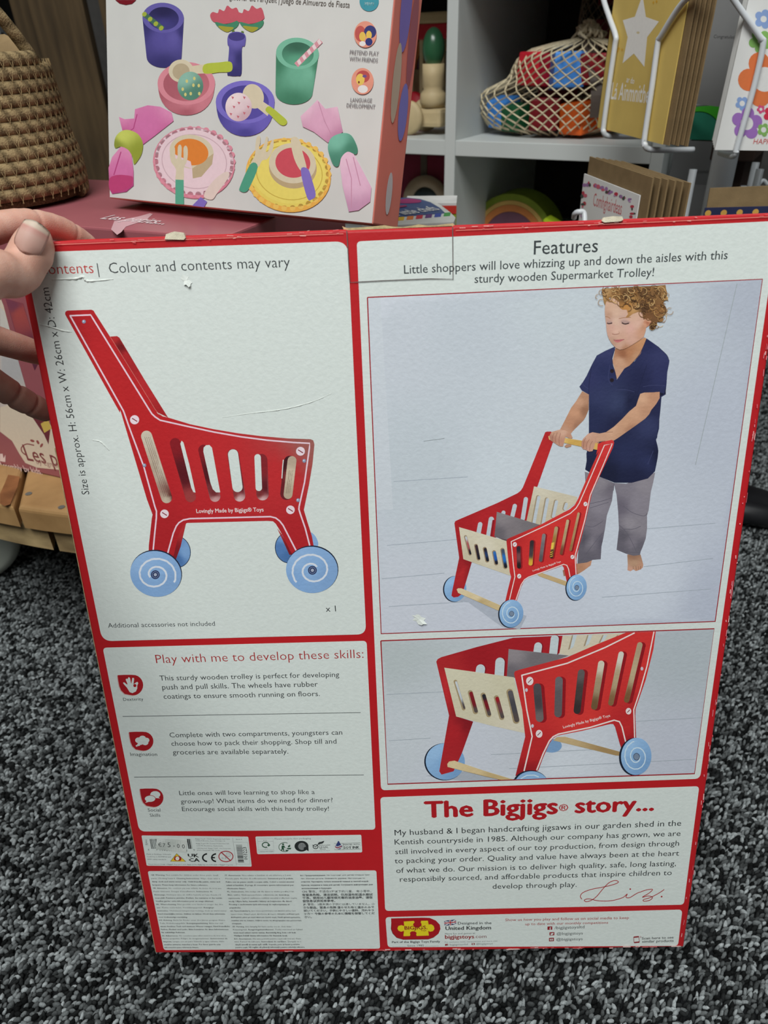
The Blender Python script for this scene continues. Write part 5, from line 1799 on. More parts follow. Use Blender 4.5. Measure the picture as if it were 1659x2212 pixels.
# crumpled kraft bag in the mouth of the basket
bm = bmesh.new()
bmesh.ops.create_grid(bm, x_segments=14, y_segments=10, size=1)
for v in bm.verts:
    x, y = v.co.x, v.co.y
    n = noise.noise(Vector((x * 2.1, y * 2.4, 3))) * .010 + noise.noise(Vector((x * 5, y * 6, 9))) * .004
    v.co = Vector((x * .058, y * .048, .112 + n + .016 * (1 - x * x) * (y > -.2) * max(0, y + .2)))
bmesh.ops.solidify(bm, geom=bm.faces[:], thickness=.0008)
o = obj('paper_bag', bm, M['kraft'], None, False, Matrix.Translation(BC) @ Matrix.Rotation(-.3, 4, 'Z'))
tag(o, 'crumpled brown kraft paper bag in the mouth of the rope basket', 'paper bag')

# ------------------------------------------------------------------ white play food carton leaning back
wBL, wBR = at_z(237, 428, PZ + .0095), at_z(805, 485, PZ + .0095)
wex = (wBR - wBL).normalized()
wup = Matrix.Rotation(math.radians(-15), 3, wex) @ Vector((0, 0, 1))
WM = frame(wBL, wex, wup)
WM.translation = wBL
WW = (wBR - wBL).length
white = thing('play_food_carton', 'white carton picturing coloured toy cups, bowls and plates, leaning back on the pink carton', 'box', WM)
M['white_card'] = plain('white_glossy_card', S(206, 206, 202, 1.0), .4, .4, .03)
M['coral_card'] = plain('coral_side_card', S(206, 124, 110), .45, .35, .05)
WHT = .30
bm = bmesh.new()
box(bm, 0, WW, 0, .036, 0, WHT, .0012)
obj('carton', bm, M['coral_card'], white)
bm = bmesh.new()
box(bm, .0006, WW - .0006, -.0003, .0016, .0008, WHT - .001)
obj('front_panel', bm, M['white_card'], white)
# side pictures
for k, (yy, zz, ry, rz, c) in enumerate(((.035, .022, .008, .014, (190, 190, 190)), (.030, .26, .010, .02, (60, 120, 140)), (.05, .225, .016, .03, (150, 130, 150)), (.022, .19, .012, .03, (70, 130, 90)), (.048, .17, .012, .022, (190, 170, 80)),
                                          (.03, .135, .014, .026, (120, 110, 180)), (.055, .12, .010, .03, (150, 90, 100)), (.024, .09, .010, .024, (180, 170, 150)), (.05, .075, .012, .018, (120, 120, 190)), (.034, .28, .02, .012, (120, 170, 150)))):
    bm = bmesh.new()
    vs = [bm.verts.new((WW + .0004 + k * 1e-5, yy * .5 + ry * .5 * math.cos(2 * PI * i / 20), zz + rz * math.sin(2 * PI * i / 20))) for i in range(20)]
    bm.faces.new(vs)
    obj('side_picture', bm, plain('side_print', S(*c), .45, .3, .05), white)

P = Print(WM, 5e-4)
P.p = WM @ Vector((0, -.0003, 0))
P.z = 6e-4
P.K = .98
P.crop(220, 0, 2.592)
VI, VId, PK, GR, GRd = (92, 84, 156), (60, 56, 112), (206, 128, 140), (112, 176, 148), (70, 128, 100)
CRM, LIM = (216, 204, 176), (182, 194, 72)
P.poly([(76, 0), (195, 0), (170, 22), (135, 28), (100, 20)], (120, 24, 36))
P.text('gsset für die Partyzeit | Juego de Almuerzo de Fiesta', (716, -2), (1388, 44), (110, 104, 98))
P.ell(1498, 8, 54, 56, (70, 150, 164))
P.text('years', (1470, 28), (1524, 33), (210, 224, 220))

def cup(P, cx, ty, rx, ry, bx, by, brx, bry, c, d, inner):
    pts = [(cx - rx, ty)] + [(bx - brx * math.cos(t), by + bry * math.sin(t)) for t in [PI * i / 14 for i in range(15)]] + [(cx + rx, ty)]
    P.poly(pts, c, cols=[(cx - rx, ty + 40, d), (cx, (ty + by) / 2, c), (cx + rx * .5, (ty + by) / 2, tuple(min(255, v + 8) for v in c)), (cx + rx, ty + 80, d), (bx, by + bry, d)])
    P.ell(cx, ty, rx, ry, tuple(min(255, v + 12) for v in c), 4)
    P.ell(cx + 2, ty + 4, rx * .74, ry * .76, inner, 4, cols=[(cx, ty - ry * .6, tuple(v * .7 for v in inner)), (cx, ty + ry * .6, tuple(min(255, v * 1.1) for v in inner))])


cup(P, 345, 100, 116, 84, 350, 320, 98, 60, VI, VId, (64, 60, 118))
P.line([(240, 82), (300, 128), (345, 164)], 28, (74, 110, 90))
for x, y in ((240, 80), (272, 108), (304, 134), (334, 158)):
    P.ell(x, y, 12, 14, (166, 178, 70), 40)
# flowers in a vase
P.line([(735, 210), (738, 170)], 14, (96, 120, 50))
P.line([(780, 215), (790, 175)], 14, (96, 120, 50))
for cx, a in ((700, 4), (838, 10)):
    P.poly(catmull([(cx - 92, 90), (cx - 78, 68), (cx - 50, 74), (cx - 40, 52), (cx - 14, 62), (cx + 4, 32), (cx + 30, 50), (cx + 56, 44), (cx + 70, 78), (cx + 68, 110), (cx, 134), (cx - 70, 124)], 4), (198, 92, 104))
    P.poly(catmull([(cx - 64, 124), (cx, 136), (cx + 66, 116), (cx + 60, 150), (cx + 10, 178), (cx - 36, 162)], 4), (72, 136, 104))
    P.poly(catmull([(cx - 46, 146), (cx, 150), (cx + 40, 156), (cx + 8, 180), (cx - 26, 168)], 4), (164, 158, 60))
P.poly(catmull([(706, 210), (720, 186), (756, 178), (796, 188), (808, 212), (802, 258), (786, 272), (784, 410), (760, 426), (716, 424), (704, 408), (714, 275), (706, 250)], 4), VI, cols=[(720, 330, VI), (775, 330, VId), (756, 230, (110, 100, 176)), (750, 415, VId)])
P.ell(757, 206, 46, 24, (74, 66, 130))
cup(P, 1097, 300, 120, 88, 1078, 520, 104, 66, GR, GRd, (88, 150, 122))
P.line([(1090, 366), (1228, 228)], 30, (214, 150, 160))
for k in range(5):
    x, y = 1106 + k * 28, 350 - k * 28
    P.poly([(x - 12, y - 6), (x + 2, y - 20), (x + 14, y + 4), (x, y + 16)], (232, 214, 214))


def bowl(P, cx, cy, rx, ry, bot, c, d, inner):
    pts = [(cx - rx, cy)] + [(cx - rx * .98 * math.cos(t), cy + (bot - cy) * math.sin(t) ** .8) for t in [PI * i / 18 for i in range(1, 18)]] + [(cx + rx, cy)]
    P.poly(pts, c, cols=[(cx - rx, cy + 20, d), (cx, bot - 20, d), (cx, cy + ry, c), (cx + rx * .6, cy + ry, c)])
    P.ell(cx, cy, rx, ry, tuple(min(255, v + 14) for v in c))
    P.ell(cx, cy + 3, rx * .8, ry * .8, inner, 0, cols=[(cx - rx * .5, cy, d), (cx + rx * .4, cy + ry * .4, inner), (cx, cy - ry * .6, d)])


bowl(P, 475, 468, 161, 120, 646, PK, (176, 98, 110), (196, 116, 126))
P.ell(446, 398, 70, 64, CRM)
P.ell(446, 402, 48, 46, (186, 170, 140))
P.poly([(500, 372), (590, 358), (592, 412), (505, 414)], CRM)
P.poly(catmull([(576, 362), (660, 350), (720, 346), (734, 374), (722, 402), (660, 406), (576, 412)], 4), LIM)
P.ell(498, 482, 72, 80, (116, 166, 146), 0, cols=[(470, 440, (146, 190, 172)), (540, 520, (88, 134, 116)), (490, 550, (92, 140, 120))])
for x, y in ((478, 455), (520, 440), (455, 500), (500, 525), (545, 480), (515, 478), (548, 525), (470, 530)):
    P.ell(x, y, 7, 10, (214, 204, 130))
bowl(P, 805, 572, 165, 120, 764, (112, 100, 186), (80, 72, 148), (92, 82, 164))
P.ell(850, 540, 58, 70, CRM, -20)
P.poly([(840, 580), (890, 560), (950, 600), (930, 650), (880, 610)], CRM)
P.poly(catmull([(918, 618), (942, 596), (1000, 640), (1038, 676), (1030, 700), (1000, 698), (950, 650)], 4), LIM)
P.ell(768, 600, 74, 80, (228, 204, 208), 0, cols=[(740, 560, (240, 222, 222)), (810, 650, (206, 172, 180)), (770, 600, (230, 206, 210))])
for x, y in ((735, 548), (770, 578), (800, 548), (742, 600), (800, 635), (765, 655), (822, 600), (725, 640)):
    P.poly([(x - 8, y - 8), (x + 8, y - 4), (x, y + 9)], (198, 108, 120))


def napkin(P, pts, c, d, l):
    xs = [p[0] for p in pts]
    ys = [p[1] for p in pts]
    P.poly(pts, c, cols=[(min(xs), min(ys) + 30, l), ((min(xs) + max(xs)) / 2, (min(ys) + max(ys)) / 2, c), (max(xs), max(ys), d), (min(xs), max(ys), d), (max(xs), min(ys), l)])


PKN, PKNd, PKNl = (214, 120, 172), (180, 70, 126), (226, 146, 186)
napkin(P, [(98, 655), (130, 668), (184, 664), (188, 612), (260, 590), (330, 598), (392, 630), (404, 678), (300, 760), (220, 820), (120, 740)], PKN, PKNd, PKNl)
napkin(P, [(110, 820), (165, 830), (180, 960), (180, 1040), (140, 1074), (60, 1086), (45, 1060), (40, 940), (60, 880)], PKN, PKNd, PKNl)
P.poly(catmull([(46, 1000), (90, 980), (160, 985), (178, 1000), (160, 1050), (80, 1076), (46, 1060)], 4), (190, 70, 120))
P.line([(200, 640), (180, 720), (150, 740)], 5, PKNd)
P.line([(110, 850), (70, 980)], 6, PKNd)
P.poly(catmull([(72, 800), (84, 760), (118, 732), (160, 730), (205, 752), (232, 800), (226, 860), (200, 905), (182, 920), (174, 880), (150, 840), (110, 822), (78, 830)], 4), (184, 196, 84), cols=[(120, 760, (204, 212, 104)), (210, 860, (150, 160, 60)), (80, 820, (140, 150, 60))])
# plates
P.ell(518, 912, 230, 200, (216, 132, 150), 12)
P.ell(520, 904, 222, 188, (232, 204, 212), 12)
for i in range(30):
    t = 2 * PI * i / 30
    P.ell(520 + 222 * math.cos(t) * .97, 906 + 190 * math.sin(t) * .97, 17, 17, (222, 146, 162), 0, 12, hold=True)
P.up()
P.ell(520, 900, 204, 172, (234, 208, 214), 12)
P.ring(520, 905, 182, 150, 5, (206, 176, 184), 12)
P.ell(505, 850, 124, 95, CRM, 10)
P.poly([(508, 945), (512, 1000), (560, 990), (620, 920), (628, 860)], (192, 172, 138))
P.ell(502, 852, 98, 74, (226, 134, 60), 10)
P.poly([(430, 920), (508, 945), (500, 905), (380, 850), (375, 880)], (232, 206, 212))
P.poly(catmull([(388, 830), (398, 812), (412, 830), (414, 884), (426, 884), (428, 826), (440, 810), (450, 828), (448, 888), (460, 888), (460, 830), (474, 816), (484, 840), (480, 900), (462, 940), (460, 1010), (416, 1010), (418, 950), (392, 910), (384, 870)], 3), CRM)
P.poly([(415, 1006), (461, 1008), (462, 1145), (414, 1143)], (92, 168, 140))
P.poly(catmull([(690, 965), (715, 968), (708, 1000), (650, 1080), (620, 1118), (575, 1104), (590, 1060), (640, 1000)], 4), (226, 206, 196))
P.poly([(556, 1104), (592, 1130), (575, 1160), (508, 1152)], (128, 110, 190))
P.ell(1046, 982, 240, 206, (236, 178, 84), 12)
P.ell(1048, 972, 226, 186, (234, 212, 104), 12)
for i in range(30):
    t = 2 * PI * i / 30
    P.ell(1047 + 232 * math.cos(t) * .97, 976 + 196 * math.sin(t) * .97, 16, 16, (240, 196, 100), 0, 12, hold=True)
P.up()
P.ell(1048, 968, 210, 172, (236, 218, 112), 12)
P.ring(1052, 968, 186, 150, 5, (204, 178, 80), 12)
P.ell(1072, 940, 134, 116, (190, 168, 130), 8)
P.ell(1070, 915, 132, 112, CRM, 8)
P.ell(1072, 912, 98, 84, (206, 84, 96), 8)
P.poly(catmull([(870, 770), (888, 762), (890, 800), (882, 830), (896, 836), (914, 800), (922, 768), (934, 772), (928, 820), (920, 846), (934, 848), (948, 800), (964, 782), (960, 840), (930, 890), (900, 900), (876, 938), (836, 920), (860, 870), (862, 820)], 3), CRM)
P.poly(catmull([(836, 918), (876, 936), (830, 1050), (806, 1076), (778, 1070), (776, 1046)], 4), (84, 160, 132))
P.poly(catmull([(1060, 790), (1084, 766), (1112, 790), (1126, 850), (1150, 950), (1118, 958), (1080, 890)], 4), CRM)
P.poly(catmull([(1116, 954), (1156, 946), (1180, 1010), (1200, 1090), (1180, 1116), (1152, 1108)], 4), (134, 116, 196))
napkin(P, [(1115, 652), (1160, 610), (1210, 560), (1254, 610), (1322, 598), (1352, 740), (1268, 800), (1190, 740), (1128, 710)], (222, 170, 196), (190, 130, 160), (232, 192, 210))
napkin(P, [(1345, 860), (1400, 840), (1450, 930), (1512, 1050), (1505, 1130), (1440, 1178), (1385, 1186), (1350, 1040), (1335, 920)], (226, 184, 208), (196, 146, 176), (232, 196, 214))
for ln in ([(1215, 570), (1250, 680), (1290, 760)], [(1370, 890), (1400, 1000), (1400, 1160)], [(1410, 880), (1450, 1040)]):
    P.line(ln, 5, (200, 146, 172))
P.poly(catmull([(1268, 820), (1290, 770), (1350, 746), (1400, 760), (1434, 830), (1425, 866), (1380, 850), (1345, 880), (1326, 932), (1300, 925), (1280, 880)], 4), (104, 172, 148), cols=[(1320, 790, (126, 192, 168)), (1400, 850, (76, 136, 112)), (1310, 910, (80, 140, 118))])
# round pictures of children at play
for cx, cy, rx, ry, parts in ((1478, 194, 63, 74, (((1450, 190, 30, 44), (190, 90, 84)), ((1505, 180, 34, 36), (60, 64, 118)), ((1462, 206, 18, 26), (226, 190, 90)), ((1498, 198, 16, 24), (226, 190, 90)), ((1498, 236, 20, 22), (54, 60, 120)), ((1462, 246, 18, 14), (230, 226, 222)))),
                              (1462, 456, 62, 74, (((1465, 430, 38, 34), (186, 84, 80)), ((1450, 446, 24, 32), (230, 196, 96)), ((1464, 500, 28, 22), (228, 224, 220)), ((1474, 428, 12, 8), (110, 84, 140)), ((1442, 462, 5, 7), (120, 60, 50)))),
                              ):
    P.ell(cx, cy, rx, ry, (226, 152, 130))
    for (a, b, c, d), col in parts:
        P.ell(a, b, c, d, col)
for t, a, b in (('PRETEND PLAY', (1390, 304), (1552, 312)), ('WITH FRIENDS', (1388, 340), (1546, 350)), ('LANGUAGE', (1394, 570), (1514, 574)), ('DEVELOPMENT', (1372, 600), (1532, 610))):
    P.text(t, a, b, (130, 126, 128), bold=.006)
P.crop()
P.build('front_picture', M['gloss_ink'], white)

# ------------------------------------------------------------------ timber posts and metal shelf behind on the left
M['dark_wood'] = wood('old_timber', S(52, 42, 30), S(92, 75, 52), (30, 30, 3), .75)


def post(label, px_list, d, thick, group):
    """a board whose front edges run through the traced top and bottom points"""
    (a0, a1), (b0, b1) = px_list
    dt = d - .345 * d * (b0[1] - a0[1]) / 1000.0
    tl, tr, bl, br = at_d(*a0, dt), at_d(*a1, dt), at_d(*b0, d), at_d(*b1, d)
    up = (tl + tr - bl - br).normalized()
    L = (bl.z - .02) / max(up.z, .1)
    M0 = frame(bl - up * L, br - bl, up)
    w = (br - bl).length
    bm = box_bm(0, w, 0, thick, 0, L + .75, .003)
    o = obj('timber_post', bm, M['dark_wood'], None, False, M0)
    tag(o, label, 'post', group)
    return o


post('wide timber board standing behind the rope basket', [((80, 0), (199, 0)), ((125, 190), (236, 190))], 1.50, .03, 'timber posts behind the basket')
post('narrow timber post at the far left with a pale edge', [((24, 0), (76, 0)), ((62, 150), (118, 150))], 1.56, .03, 'timber posts behind the basket')
post('narrow timber strip right beside the white carton', [((202, 0), (262, 0)), ((228, 120), (288, 120))], 1.46, .03, 'timber posts behind the basket')
_q = at_d(30, 60, 2.25)
rack = thing('metal_shelf', 'dull grey metal shelf unit in the dark at the top left corner', 'shelf', Matrix.Translation((_q.x - .565, _q.y - .1, 0)))
M['grey_metal'] = plain('grey_metal', (.23, .24, .245, 1), .5, .5, .08)
for z in (.42, .56, .64, .72, .86):
    obj('shelf_board', box_bm(-.02, .56, 0, .35, z - .03, z, .004), M['grey_metal'], rack)
for x in (-.02, .53):
    for y in (0, .32):
        obj('upright', box_bm(x, x + .03, y + .001, y + .03, 0, 1.0), M['grey_metal'], rack)
# ------------------------------------------------------------------ white cube shelf
SO = Vector((.113, 1.212, 0))
SYAW = -31
SM = yaw_frame(SO, SYAW)
SZ = .53          # top of the middle board
unit = thing('cube_shelf', 'white open cube shelf unit full of wooden toys, behind the cartons', 'shelf', SM)
BT = .021
PITCH = .305
for s in (-PITCH, 0, PITCH):
    obj('upright_panel', box_bm(s - .004, s + .013, 0, .37, 0, .97, .001), M['white_board'], unit)
ZL = .36
for k in range(2):
    s0 = -PITCH + PITCH * k
    for z in (.04, ZL, SZ, .755, .95):  # the board next above the middle one is unseen, added to block light
        obj('shelf_board', box_bm(s0 + .0131, s0 + PITCH - .0041, .001, .37, z - BT, z, .001), M['white_board'], unit)
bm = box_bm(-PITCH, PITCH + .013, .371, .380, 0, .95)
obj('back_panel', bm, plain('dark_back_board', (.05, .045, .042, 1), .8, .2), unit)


def sh(s, y, z):
    return SM @ Vector((s, y, z))


def at_shelf(px, py, y):
    """the point seen at a pixel on the plane y metres inside the shelf"""
    n = SM.to_3x3() @ Vector((0, 1, 0))
    w = SM.inverted() @ at_pl(px, py, SM @ Vector((0, y, 0)), n)
    return w


# --- net bag of blocks
nc = at_shelf(1180, 300, .05)
NB = SM @ Matrix.Translation((nc.x, .115, SZ + .001))
bag = thing('net_bag', 'cream net bag tied with a tuft, stuffed with bright toy blocks on the shelf', 'bag', NB)
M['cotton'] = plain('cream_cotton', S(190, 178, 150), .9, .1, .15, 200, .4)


def net_shape(u, v):
    """u round, v from bottom 0 to top 1"""
    t = 2 * PI * u
    prof = [(0, .55), (.05, .86), (.18, 1.0), (.45, 1.05), (.66, 1.06), (.80, 1.0), (.89, .82), (.95, .50), (1.0, .10)]
    for (a, ra), (b, rb) in zip(prof, prof[1:]):
        if v <= b:
            r = ra + (rb - ra) * (v - a) / (b - a)
            break
    x = r * .086 * math.cos(t)
    y = r * .078 * math.sin(t)
    lump = noise.noise(Vector((math.cos(t) * 1.6, math.sin(t) * 1.6, v * 2.2))) * .010 * math.sin(PI * min(1, v * 1.05))
    x += lump * math.cos(t)
    y += lump * math.sin(t)
    # a side lobe sags out to the left; the neck sits right of the middle
    k = max(0.0, min(1.0, (.60 - v) / .24))
    lobe = max(0, -math.cos(t)) ** 2 * k * k * (3 - 2 * k) * .048
    return Vector((x - lobe + .022 * v ** 4 + .004, y, .002 + (v ** .9) * .121))


bm = bmesh.new()
nu, nv = 30, 18
g = [[bm.verts.new(net_shape(((i + .5 * (j % 2)) % nu) / nu, j / nv)) for i in range(nu)] for j in range(nv + 1)]
# diamond mesh: every knot joins the two above it
for j in range(0, nv - 1):
    for i in range(nu):
        if j % 2 == 0:
            q = (g[j][i], g[j + 1][i], g[j + 2][i], g[j + 1][i - 1])
        else:
            q = (g[j][i], g[j + 1][(i + 1) % nu], g[j + 2][i], g[j + 1][i])
        if j % 1 == 0:
            try:
                bm.faces.new(q)
            except ValueError:
                pass
net = obj('net', bm, M['cotton'], bag)
wf = net.modifiers.new('cord', 'WIREFRAME')
wf.thickness = .0030
wf.use_even_offset = False
dg = bpy.context.evaluated_depsgraph_get()
nm2 = bpy.data.meshes.new_from_object(net.evaluated_get(dg))
net.modifiers.clear()
net.data = nm2
bm = bmesh.new()
rt = random.Random(4)
neck = net_shape(0, 1) * .5 + net_shape(.5, 1) * .5
for i in range(70):
    a, b = rt.uniform(0, 2 * PI), rt.uniform(.05, 1.0)
    d = Vector((math.cos(a) * b, math.sin(a) * b, 1.1 - b * .9))
    p = neck + Vector((0, 0, .004))
    pts = [p, p + d * .012, p + d * .021 + Vector((rt.uniform(-.005, .005), rt.uniform(-.005, .005), -.004)), p + d * .018 + Vector((rt.uniform(-.008, .008), rt.uniform(-.008, .008), -.010))]
    tube(bm, catmull([tuple(q) for q in pts], 3, False), .0020, 6)
sphere(bm, neck + Vector((0, 0, .003)), .011, 12, 8, (1, 1, 1.2))
obj('tied_tuft', bm, M['cotton'], bag, True)
bm = bmesh.new()
p0 = neck
strap = [(neck.x + .004, neck.y - .012, neck.z), (neck.x + .022, neck.y - .045, neck.z - .02), (neck.x + .040, neck.y - .062, neck.z - .06), (neck.x + .044, neck.y - .066, neck.z - .095)]
for w in (-.009, .009):
    pass
ring0 = []
for q in catmull(strap, 5, False):
    ring0.append((bm.verts.new((q[0] - .008, q[1] - .003, q[2])), bm.verts.new((q[0] + .010, q[1] + .004, q[2]))))
for a, b in zip(ring0, ring0[1:]):
    bm.faces.new((a[0], a[1], b[1], b[0]))
bmesh.ops.solidify(bm, geom=bm.faces[:], thickness=.0008)
obj('hang_label', bm, plain('grey_card_label', S(96, 84, 76), .5, .4), bag)
# the blocks inside
BLK = {'red': S(176, 22, 40), 'blue': S(60, 128, 206), 'green': S(24, 84, 50), 'orange': S(212, 92, 26), 'yellow': S(218, 160, 30), 'dark red': S(120, 16, 28)}
BM = {k: plain(k.replace(' ', '_') + '_paint', c, .5, .4, .06) for k, c in BLK.items()}
spots = [('blue', -.090, -.012, .030, .038, 'at the far left of the net bag'), ('green', -.062, -.026, .024, .036, 'low between the blue and dark red ones'), ('red', -.032, -.036, .086, .042, 'high on the left of the net bag'), ('blue', .014, -.042, .084, .044, 'high in the middle of the net bag'),
         ('dark red', -.012, -.040, .030, .042, 'low in the middle of the net bag'), ('dark red', .054, -.036, .086, .038, 'just under the cream tuft'), ('orange', .036, -.036, .026, .040, 'low at the right of the net bag'), ('orange', .064, -.010, .024, .034, 'at the far right bottom of the net bag'),
         ('yellow', .072, .006, .078, .036, 'behind the hanging label of the net bag'), ('green', .045, .035, .088, .036, 'at the back under the net top'), ('dark red', -.02, .03, .055, .046, 'deep in the middle of the net bag')]
rb = random.Random(8)
for col, x, y, z, sz, where in spots:
    bm = box_bm(-sz / 2, sz / 2, -sz / 2, sz / 2, -sz / 2, sz / 2, .003)
    o = obj('toy_block', bm, BM[col], None, False, NB @ Matrix.Translation((x, y, z)) @ Matrix.Rotation(rb.uniform(-.5, .5), 4, 'Z') @ Matrix.Rotation(rb.uniform(-.2, .2), 4, 'X'))
    tag(o, col + ' wooden toy block ' + where, 'toy block', 'blocks in the tied net bag')

# --- second, larger bag in the shade behind
NB2 = SM @ Matrix.Translation((nc.x + .075, .270, SZ + .001))
bag2 = thing('net_bag', 'large untied net bag of dark blocks in the shade behind the tied bag', 'bag', NB2)
bm = bmesh.new()
nu, nv = 36, 22


def big_net(u, v):
    t = 2 * PI * u
    r = (.35 + .65 * min(1, v * 4)) * (1 - .10 * v)
    l = noise.noise(Vector((math.cos(t) * 2, math.sin(t) * 2, v * 3 + 5))) * .01
    return Vector(((r * .118 + l) * math.cos(t), (r * .070 + l) * math.sin(t), .002 + v * .195))


g = [[bm.verts.new(big_net(((i + .5 * (j % 2)) % nu) / nu, j / nv)) for i in range(nu)] for j in range(nv + 1)]
for j in range(nv - 1):
    for i in range(nu):
        q = (g[j][i], g[j + 1][i], g[j + 2][i], g[j + 1][i - 1]) if j % 2 == 0 else (g[j][i], g[j + 1][(i + 1) % nu], g[j + 2][i], g[j + 1][i])
        try:
            bm.faces.new(q)
        except ValueError:
            pass
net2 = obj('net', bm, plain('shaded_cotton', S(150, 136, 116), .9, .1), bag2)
wf = net2.modifiers.new('cord', 'WIREFRAME')
wf.thickness = .0018
wf.use_even_offset = False
dg = bpy.context.evaluated_depsgraph_get()
nm2 = bpy.data.meshes.new_from_object(net2.evaluated_get(dg))
net2.modifiers.clear()
net2.data = nm2
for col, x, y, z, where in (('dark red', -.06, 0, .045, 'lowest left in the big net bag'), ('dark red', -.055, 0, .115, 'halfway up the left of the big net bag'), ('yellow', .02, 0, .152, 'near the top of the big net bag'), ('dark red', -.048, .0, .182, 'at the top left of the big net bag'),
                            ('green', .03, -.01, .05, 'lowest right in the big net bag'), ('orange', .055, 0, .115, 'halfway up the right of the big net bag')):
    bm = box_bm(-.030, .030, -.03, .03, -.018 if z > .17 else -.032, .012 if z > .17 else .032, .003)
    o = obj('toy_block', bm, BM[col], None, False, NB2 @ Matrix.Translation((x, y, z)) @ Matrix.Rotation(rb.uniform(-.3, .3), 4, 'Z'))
    tag(o, col + ' wooden toy block ' + where, 'toy block', 'blocks in the big shaded net bag')

# --- wooden baby walker wagon with slatted sides, upper left cubby
c = at_shelf(880, 290, .20)
T0 = SM @ Matrix.Translation((c.x, .20, SZ + .001))
wag = thing('toy_wagon', 'red and cream wooden slatted toy wagon in the shade of the upper left cube', 'toy', T0)
M['cream_wood'] = plain('cream_beech', S(176, 158, 122), .55, .3, .1, 40)
M['deep_red'] = BM['red']
obj('top_rail', box_bm(-.085, .085, -.008, .008, .150, .166, .004), M['cream_wood'], wag)
obj('red_band', box_bm(-.080, .080, -.006, .006, .128, .150, .002), M['deep_red'], wag)
for k in range(8):
    x = -.070 + k * .020
    obj('slat', box_bm(x - .0035, x + .0035, -.004, .004, .038, .128, .001), M['cream_wood'], wag)
obj('bottom_rail', box_bm(-.085, .085, -.008, .008, .022, .038, .004), M['cream_wood'], wag)
obj('floor_board', box_bm(-.08, .08, .008, .045, .024, .034), M['deep_red'], wag)
for x in (-.05, .022):
    bm = bmesh.new()
    lathe(bm, [(0, -.008), (.024, -.008), (.026, -.004), (.026, .004), (.024, .008), (0, .008)], 24)
    bmesh.ops.rotate(bm, verts=bm.verts[:], matrix=Matrix.Rotation(PI / 2, 3, 'X'))
    bmesh.ops.translate(bm, verts=bm.verts[:], vec=(x, -.018, .027))
    obj('wheel', bm, M['deep_red'], wag, True)

# --- wooden pull-along figure with a green egg head
c = at_shelf(930, 292, .075)
T0 = SM @ Matrix.Translation((c.x, .075, SZ + .001))
fig = thing('pull_along_toy', 'pale wooden pull-along toy with a shiny green egg head, beside the white upright', 'toy', T0)
obj('base', box_bm(-.026, .028, -.020, .020, .010, .036, .006), M['cream_wood'], fig)
for x, y in ((-.028, -.022), (-.028, .022)):
    bm = bmesh.new()
    lathe(bm, [(0, -.006), (.020, -.006), (.024, -.003), (.024, .003), (.020, .006), (0, .006)], 24)
    bmesh.ops.rotate(bm, verts=bm.verts[:], matrix=Matrix.Rotation(PI / 2, 3, 'X'))
    bmesh.ops.translate(bm, verts=bm.verts[:], vec=(x + .004, y * 1.35, .024))
    obj('wheel', bm, M['cream_wood'], fig, True)
bm = bmesh.new()
lathe(bm, [(0, .036), (.018, .037), (.021, .045), (.020, .056), (.015, .062), (.017, .066), (.017, .080), (.017, .096), (.0, .094)], 28, (.004, 0, 0))
obj('body', bm, M['cream_wood'], fig, True)
bm = bmesh.new()
sphere(bm, (.004, 0, .116), .017, 28, 18, (1, 1, 1.6))
obj('egg_head', bm, plain('bottle_green_gloss', S(40, 84, 56), .25, .6), fig, True)

# --- rainbow arch deeper in the same cube
def arch_toy(label, M0, radii, cols, th, half=1.0):
    t = thing('stacking_rainbow', label, 'toy', M0)
    for (ro, ri), cmat in zip(radii, cols):
        n = 26
        pts = [(ro * math.cos(PI * i / n), ro * math.sin(PI * i / n)) for i in range(n + 1)] + [(ri * math.cos(PI * i / n), ri * math.sin(PI * i / n)) for i in range(n, -1, -1)]
        bm = prism(bmesh.new(), pts, -th / 2, th / 2)
        obj('arch', bm, cmat, t)
    return t


GRN, ORG, PUR, LIMB, YEL, TEAL = (plain('arch_green', S(120, 138, 40), .5), plain('arch_orange', S(206, 128, 70), .5), plain('arch_plum', S(112, 74, 92), .5), plain('arch_lime', S(166, 190, 40), .45),
                                  plain('arch_straw', S(206, 168, 96), .5), plain('arch_teal', S(40, 120, 96), .5))
c = at_shelf(945, 130, .27)
arch_toy('small dim rainbow arch at the back of the upper left cube', SM @ Matrix.Translation((c.x, .27, SZ + .085)), ((.070, .054), (.052, .036), (.034, .016)), (GRN, ORG, PUR), .03)
obj('stand_block', box_bm(-.075, .075, -.02, .02, -.084, -.0005), M['cream_wood'], bpy.data.objects['stacking_rainbow'])
zl = ZL + .001
c = at_shelf(1118, 470, .16)
arch_toy('large rainbow of nested green, orange and plum arches in the lower cube', SM @ Matrix.Translation((c.x, .16, zl)), ((.078, .068), (.0675, .061), (.0605, .050), (.0495, .0001)), (GRN, YEL, ORG, PUR), .06).name = 'stacking_rainbow'
# lime green wedge leaning beside it
c = at_shelf(1215, 460, .10)
bm = prism(bmesh.new(), [(-.040, .052), (-.036, .056), (.075, .006), (.075, 0), (-.005, 0)], -.012, .012)
o = obj('lime_wedge', bm, LIMB, None, False, SM @ Matrix.Translation((c.x + .018, .085, zl)))
tag(o, 'bright lime green wooden wedge leaning right of the rainbow in the lower cube', 'toy')

